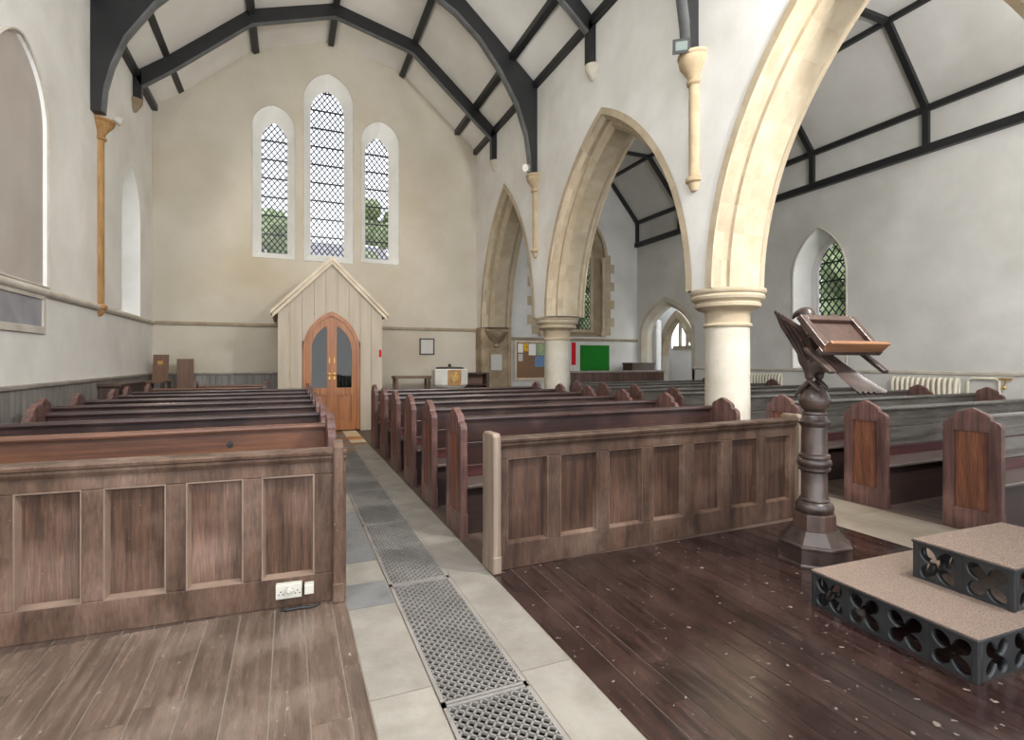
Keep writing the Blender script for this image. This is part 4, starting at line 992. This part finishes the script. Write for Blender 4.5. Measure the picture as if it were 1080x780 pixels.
# chair and board in the corner
ch = thing('high_backed_chair', 'brown high-backed chair in the corner of the gable wall', 'chair', (-2.66, 13.35, 0), R(-8))
MB().prism([(0.20, 1.10), (0.235, 1.10), (0.30, 1.66), (0.27, 1.67)], 'x', -0.15, 0.15).build('backrest', 'mid_brown', ch)
MB().box(-0.05, 0.05, 0.19, 0.25, 1.45, 1.53).xf(Matrix.Translation((0, 0.04, 0))).build('brass_badge', 'brass', ch)
MB().box(-0.20, 0.22, -0.22, 0.24, 1.06, 1.11).build('seat', 'mid_brown', ch, bevel=0.01)
for x in (-0.19, 0.15):
    for y in (-0.2, 0.18): MB().box(x, x + 0.06, y, y + 0.06, 0, 1.06).build('leg', 'dark_brown', ch)
tag(MB().box(-2.37, -2.04, 13.88, 13.94, 0.0, 1.58).build('upright_board', 'mid_brown', None, bevel=0.01), 'plain upright grey-brown board against the wall panelling', 'board')
tag(MB().box(-2.90, -2.62, 10.55, 12.0, 0.0, 1.10).box(-2.90, -2.58, 10.5, 12.05, 1.10, 1.15).build('wall_chest', 'dark_brown', None, bevel=0.01), 'dark boxed casing standing along the grey wall panelling', 'casing')
# framed slate panel under the blind recess
fp = thing('framed_panel', 'long framed grey panel under the blind window recess', 'framed panel', (XL, 7.75, 2.13))
MB().box(0, 0.035, -0.85, 0.85, 0.19, 0.25).box(0, 0.035, -0.85, 0.85, -0.25, -0.16).box(0, 0.035, -0.85, -0.78, -0.16, 0.19).box(0, 0.035, 0.78, 0.85, -0.16, 0.19).build('frame', 'string_grey', fp, bevel=0.008)
MB().box(0, 0.012, -0.78, 0.78, -0.16, 0.19).build('panel_face', 'slate', fp)
# aisle end wall fittings
nb = thing('noticeboard', 'brown cork noticeboard in a white frame on the aisle end wall', 'noticeboard', (6.86, YW - 0.03, 1.55))
MB().box(-0.60, 0.62, -0.012, 0.02, -0.53, 0.53).build('cork_face', 'cork', nb)
MB().box(-0.68, -0.60, -0.025, 0.02, -0.62, 0.60).box(0.62, 0.70, -0.025, 0.02, -0.62, 0.60).box(-0.60, 0.62, -0.025, 0.02, 0.53, 0.60).box(-0.60, 0.62, -0.025, 0.02, -0.62, -0.53).build('board_frame', 'cream_trim', nb)
PP = [(6.30, 6.47, 1.78, 2.05, 'paper_white', 'white notice pinned at the top corner of the cork board'), (6.49, 6.64, 1.82, 2.06, 'paper_yellow', 'yellow and black notice on the cork board'), (6.66, 6.90, 1.70, 2.05, 'paper_white', 'large white notice in the middle of the cork board'),
      (6.93, 7.34, 1.70, 2.06, 'paper_teal', 'teal and yellow poster on the cork board'), (6.86, 7.30, 1.35, 1.68, 'paper_blue', 'blue poster low on the cork board'), (6.31, 6.46, 1.52, 1.74, 'paper_grey', 'small grey notice under the white corner notice')]
for a, b, c, d, mt, lbl in PP: tag(MB().box(a, b, YW - 0.048, YW - 0.043, c, d).build('notice', mt), lbl, 'notice', 'papers on the cork noticeboard')
tag(MB().box(8.48, 9.56, YW - 0.03, YW + 0.004, 1.20, 2.03).build('display_board', 'green_baize', None, bevel=0.006), 'bright green felt display board under the aisle end window', 'display board')
tag(MB().box(8.17, 8.31, YW - 0.02, YW + 0.006, 1.40, 2.11).build('banner', 'red_cloth'), 'narrow red strip banner beside the green board', 'banner')
pt = thing('plank_partition', 'low brown vertical plank partition with a pale top rail', 'partition', (6.70, 11.85, 0))
m = MB()
for k in range(20): m.box(k * 0.15 + 0.002, k * 0.15 + 0.148, 0, 0.03, 0, 1.22)
m.build('planks', 'plank_brown', pt)
MB().box(-0.02, 3.02, -0.02, 0.06, 1.22, 1.27).build('top_rail', 'dado_cap', pt, bevel=0.006)
cs = thing('dark_chest', 'dark brown chest behind the plank partition by the doorway', 'chest', (9.75, 13.4, 0))
MB().box(0, 0.85, 0, 0.5, 0, 1.42).build('chest_body', 'dark_brown', cs); MB().box(-0.02, 0.87, -0.02, 0.52, 1.42, 1.47).build('chest_lid', 'dark_brown', cs, bevel=0.006)
ms = thing('music_stand', 'black slanted stand in front of the cork noticeboard', 'stand', (6.75, 12.6, 0))
MB().bar((-0.14, 0, 1.34), (0.14, 0, 1.10), 0.03, 0.02).box(-0.02, 0.18, -0.02, 0.02, 1.05, 1.16).build('desk', 'black_plastic', ms)
MB().tube([(0.1, 0, 0.02), (0.1, 0, 1.12)], 0.015, 8).build('pole', 'black_plastic', ms)
MB().bar((-0.1, 0, 0.015), (0.3, 0, 0.015), 0.03).bar((0.1, -0.2, 0.015), (0.1, 0.2, 0.015), 0.03).build('foot', 'black_plastic', ms)

# radiators on the aisle wall
def radiator(y0, y1, label):
    t = thing('radiator', label, 'radiator', (XA1 - 0.03, y0, 0), 0, 'cream column radiators')
    y = 0.0
    while y < y1 - y0:
        MB().tube([(-0.10, y + 0.035, 0.12), (-0.13, y + 0.035, 0.18), (-0.13, y + 0.035, 1.14), (-0.10, y + 0.035, 1.22), (-0.05, y + 0.035, 1.22), (-0.03, y + 0.035, 1.14), (-0.03, y + 0.035, 0.18), (-0.05, y + 0.035, 0.12), (-0.10, y + 0.035, 0.12)], 0.026, 8).build('radiator_fin', 'radiator_cream', t, smooth=True)
        y += 0.085
    MB().tube([(-0.08, -0.06, 0.2), (-0.08, y1 - y0 + 0.06, 0.2)], 0.02, 8).build('feed_pipe', 'radiator_cream', t, smooth=True)
    for yy in (0.03, y1 - y0 - 0.05): MB().box(-0.12, -0.04, yy, yy + 0.04, 0.0, 0.12).build('foot', 'radiator_cream', t)
radiator(5.22, 6.32, 'cream column radiator behind the aisle pews near the wall pipe')
radiator(8.75, 9.75, 'cream column radiator showing beside the stout column')
pp = thing('heating_pipe', 'cream heating pipe loop with a brass valve beside the radiator', 'pipe', (XA1 - 0.06, 4.75, 0))
MB().tube([(0, 0.38, 0.0), (0, 0.38, 1.20), (0, 0.33, 1.24), (0, 0.0, 1.24), (0, -0.05, 1.20), (0, -0.05, 0.0)], 0.022, 8).build('pipe', 'radiator_cream', pp, smooth=True)
MB().ball((-0.02, -0.12, 1.10), 0.03, 6).bar((-0.02, -0.05, 1.24), (-0.02, -0.22, 1.24), 0.03).bar((-0.02, -0.14, 1.24), (-0.02, -0.12, 1.1), 0.014).build('valve', 'brass', pp)

# ------------------------------------------------------------------ outside
g = MB().box(-40, 50, 16.5, 70, -1.2, -1.0).box(15.5, 60, -20, 16.5, -1.2, -1.0).box(-40, -5, -20, 16.5, -1.2, -1.0); tag(g.build('lawn_ground', 'grass'), None, None, None, 'structure')
def tree(x, y, h, r_, seed, label):
    t = thing('tree', label, 'tree', (x, y, -1.0), 0, 'trees outside the church')
    rn_ = random.Random(seed); m = MB()
    MB().tube([(0, 0, 0), (0.05, 0.02, h * 0.6)], [0.18, 0.1], 8).build('trunk', 'bark', t)
    bm_ = MB()
    for k in range(26):
        a = rn_.uniform(0, 2 * pi); z = rn_.uniform(0.35, 1.0); rr = r_ * sqrt(1 - ((z - 0.62) / 0.42) ** 2 * 0.85 if abs((z - 0.62) / 0.42) < 1 else 0.15) * rn_.uniform(0.3, 0.85)
        bm_.ball((cos(a) * rr, sin(a) * rr, z * h), r_ * rn_.uniform(0.28, 0.42), 5, (1, 1, 0.8))
    o = bm_.build('foliage', 'leaf', t, smooth=True)
    tx = bpy.data.textures.get('leafy') or bpy.data.textures.new('leafy', 'CLOUDS'); tx.noise_scale = 0.35
    d = o.modifiers.new('d', 'DISPLACE'); d.texture = tx; d.strength = 0.35; d.texture_coords = 'LOCAL'
tree(3.3, 20.0, 8.2, 1.5, 2, 'leafy tree seen through the lancet on the arcade side')
tree(-0.9, 21.0, 7.6, 1.4, 3, 'low tree seen at the foot of the lancet by the long wall')
tree(11.6, 20.0, 7.5, 1.6, 5, 'green tree seen through the two-light aisle window')
tree(17.5, 12.0, 7.0, 2.0, 6, 'green tree seen through the lancet behind the eagle lectern')
hs = thing('house', 'grey-roofed house seen low through the tall middle lancet', 'house', (1.2, 27.0, -1.0))
MB().box(-3, 3.4, 0, 5, 0, 7.2).build('house_wall', 'brick', hs)
MB().prism([(-0.3, 7.2), (5.3, 7.2), (2.5, 8.8)], 'x', -3.2, 3.6).build('house_roof', 'roof_slate', hs)

# ------------------------------------------------------------------ light
wd = bpy.data.worlds.new('sky'); SC.world = wd; wd.use_nodes = True
nt = wd.node_tree; bg = nt.nodes['Background']
tc = nt.nodes.new('ShaderNodeTexCoord'); sp = nt.nodes.new('ShaderNodeSeparateXYZ'); cr = nt.nodes.new('ShaderNodeValToRGB')
nt.links.new(tc.outputs['Generated'], sp.inputs[0]); nt.links.new(sp.outputs['Z'], cr.inputs[0]); nt.links.new(cr.outputs[0], bg.inputs[0])
cr.color_ramp.elements[0].position = 0.0; cr.color_ramp.elements[0].color = (0.96, 0.97, 0.98, 1)
cr.color_ramp.elements[1].position = 0.6; cr.color_ramp.elements[1].color = (0.86, 0.91, 1.0, 1)
bg.inputs[1].default_value = 1.6

def lamp(p, aim, watts, ang=178, rad=0.25, col=(1, 0.97, 0.92)):
    l = bpy.data.lights.new('lamp_and_fill_light', 'SPOT'); l.energy = watts; l.spot_size = R(ang); l.spot_blend = 0.3; l.shadow_soft_size = rad; l.color = col
    o = bpy.data.objects.new('lamp_and_fill_light', l); COL.objects.link(o); o.location = p
    o.rotation_euler = Vector(aim).to_track_quat('-Z', 'Y').to_euler()
spot('floodlight', 'added fill floodlight, unseen, on the long wall at the open end of the nave', (-2.6, 0.55, 5.5), (0.5, 0.8, -0.1), black=True, reach=-0.35)  # unseen fittings added to carry the fill lights below
spot('floodlight', 'added fill floodlight, unseen, on the arcade wall at the open end of the nave', (4.65, 0.55, 5.5), (-0.5, 0.8, -0.1), black=True, reach=0.35)
spot('floodlight', 'added fill floodlight, unseen, on the aisle face of the arcade wall at its open end', (6.1, 0.55, 4.8), (0.5, 0.8, 0.1), black=True, reach=-0.2)
lamp((-2.45, 0.70, 5.5), (0.6, 0.8, 0.0), 190); lamp((4.5, 0.70, 5.5), (-0.6, 0.8, 0.1), 620); lamp((6.2, 0.70, 4.8), (0.5, 0.8, 0.1), 240)  # added fill lights at the unseen floodlights, out of view
lamp((-2.5, 10.8, 5.55), (0.8, -0.1, -0.3), 60, col=(1, 0.85, 0.65), rad=0.1); lamp((4.55, 10.3, 5.7), (-0.8, -0.1, -0.3), 60, col=(1, 0.85, 0.65), rad=0.1)

# ------------------------------------------------------------------ camera
cam = bpy.data.cameras.new('camera'); co = bpy.data.objects.new('camera', cam); COL.objects.link(co)
cam.sensor_fit = 'HORIZONTAL'; cam.sensor_width = 36; cam.lens = 550 / 1080 * 36; cam.shift_y = -10 / 1080
co.location = (0, 0, 1.54); co.rotation_euler = (R(90), 0, -math.atan(234 / 550))
cam.clip_start = 0.05; cam.clip_end = 200
SC.camera = co
vs = SC.view_settings
vs.view_transform = 'Standard'; vs.look = 'None'; vs.gamma = 1.0; vs.exposure = 1.2; vs.use_curve_mapping = False
SC.cycles.max_bounces = 10; SC.cycles.diffuse_bounces = 7; SC.cycles.transparent_max_bounces = 16
SC.cycles.use_denoising = True
SC.cycles.sample_clamp_indirect = 6
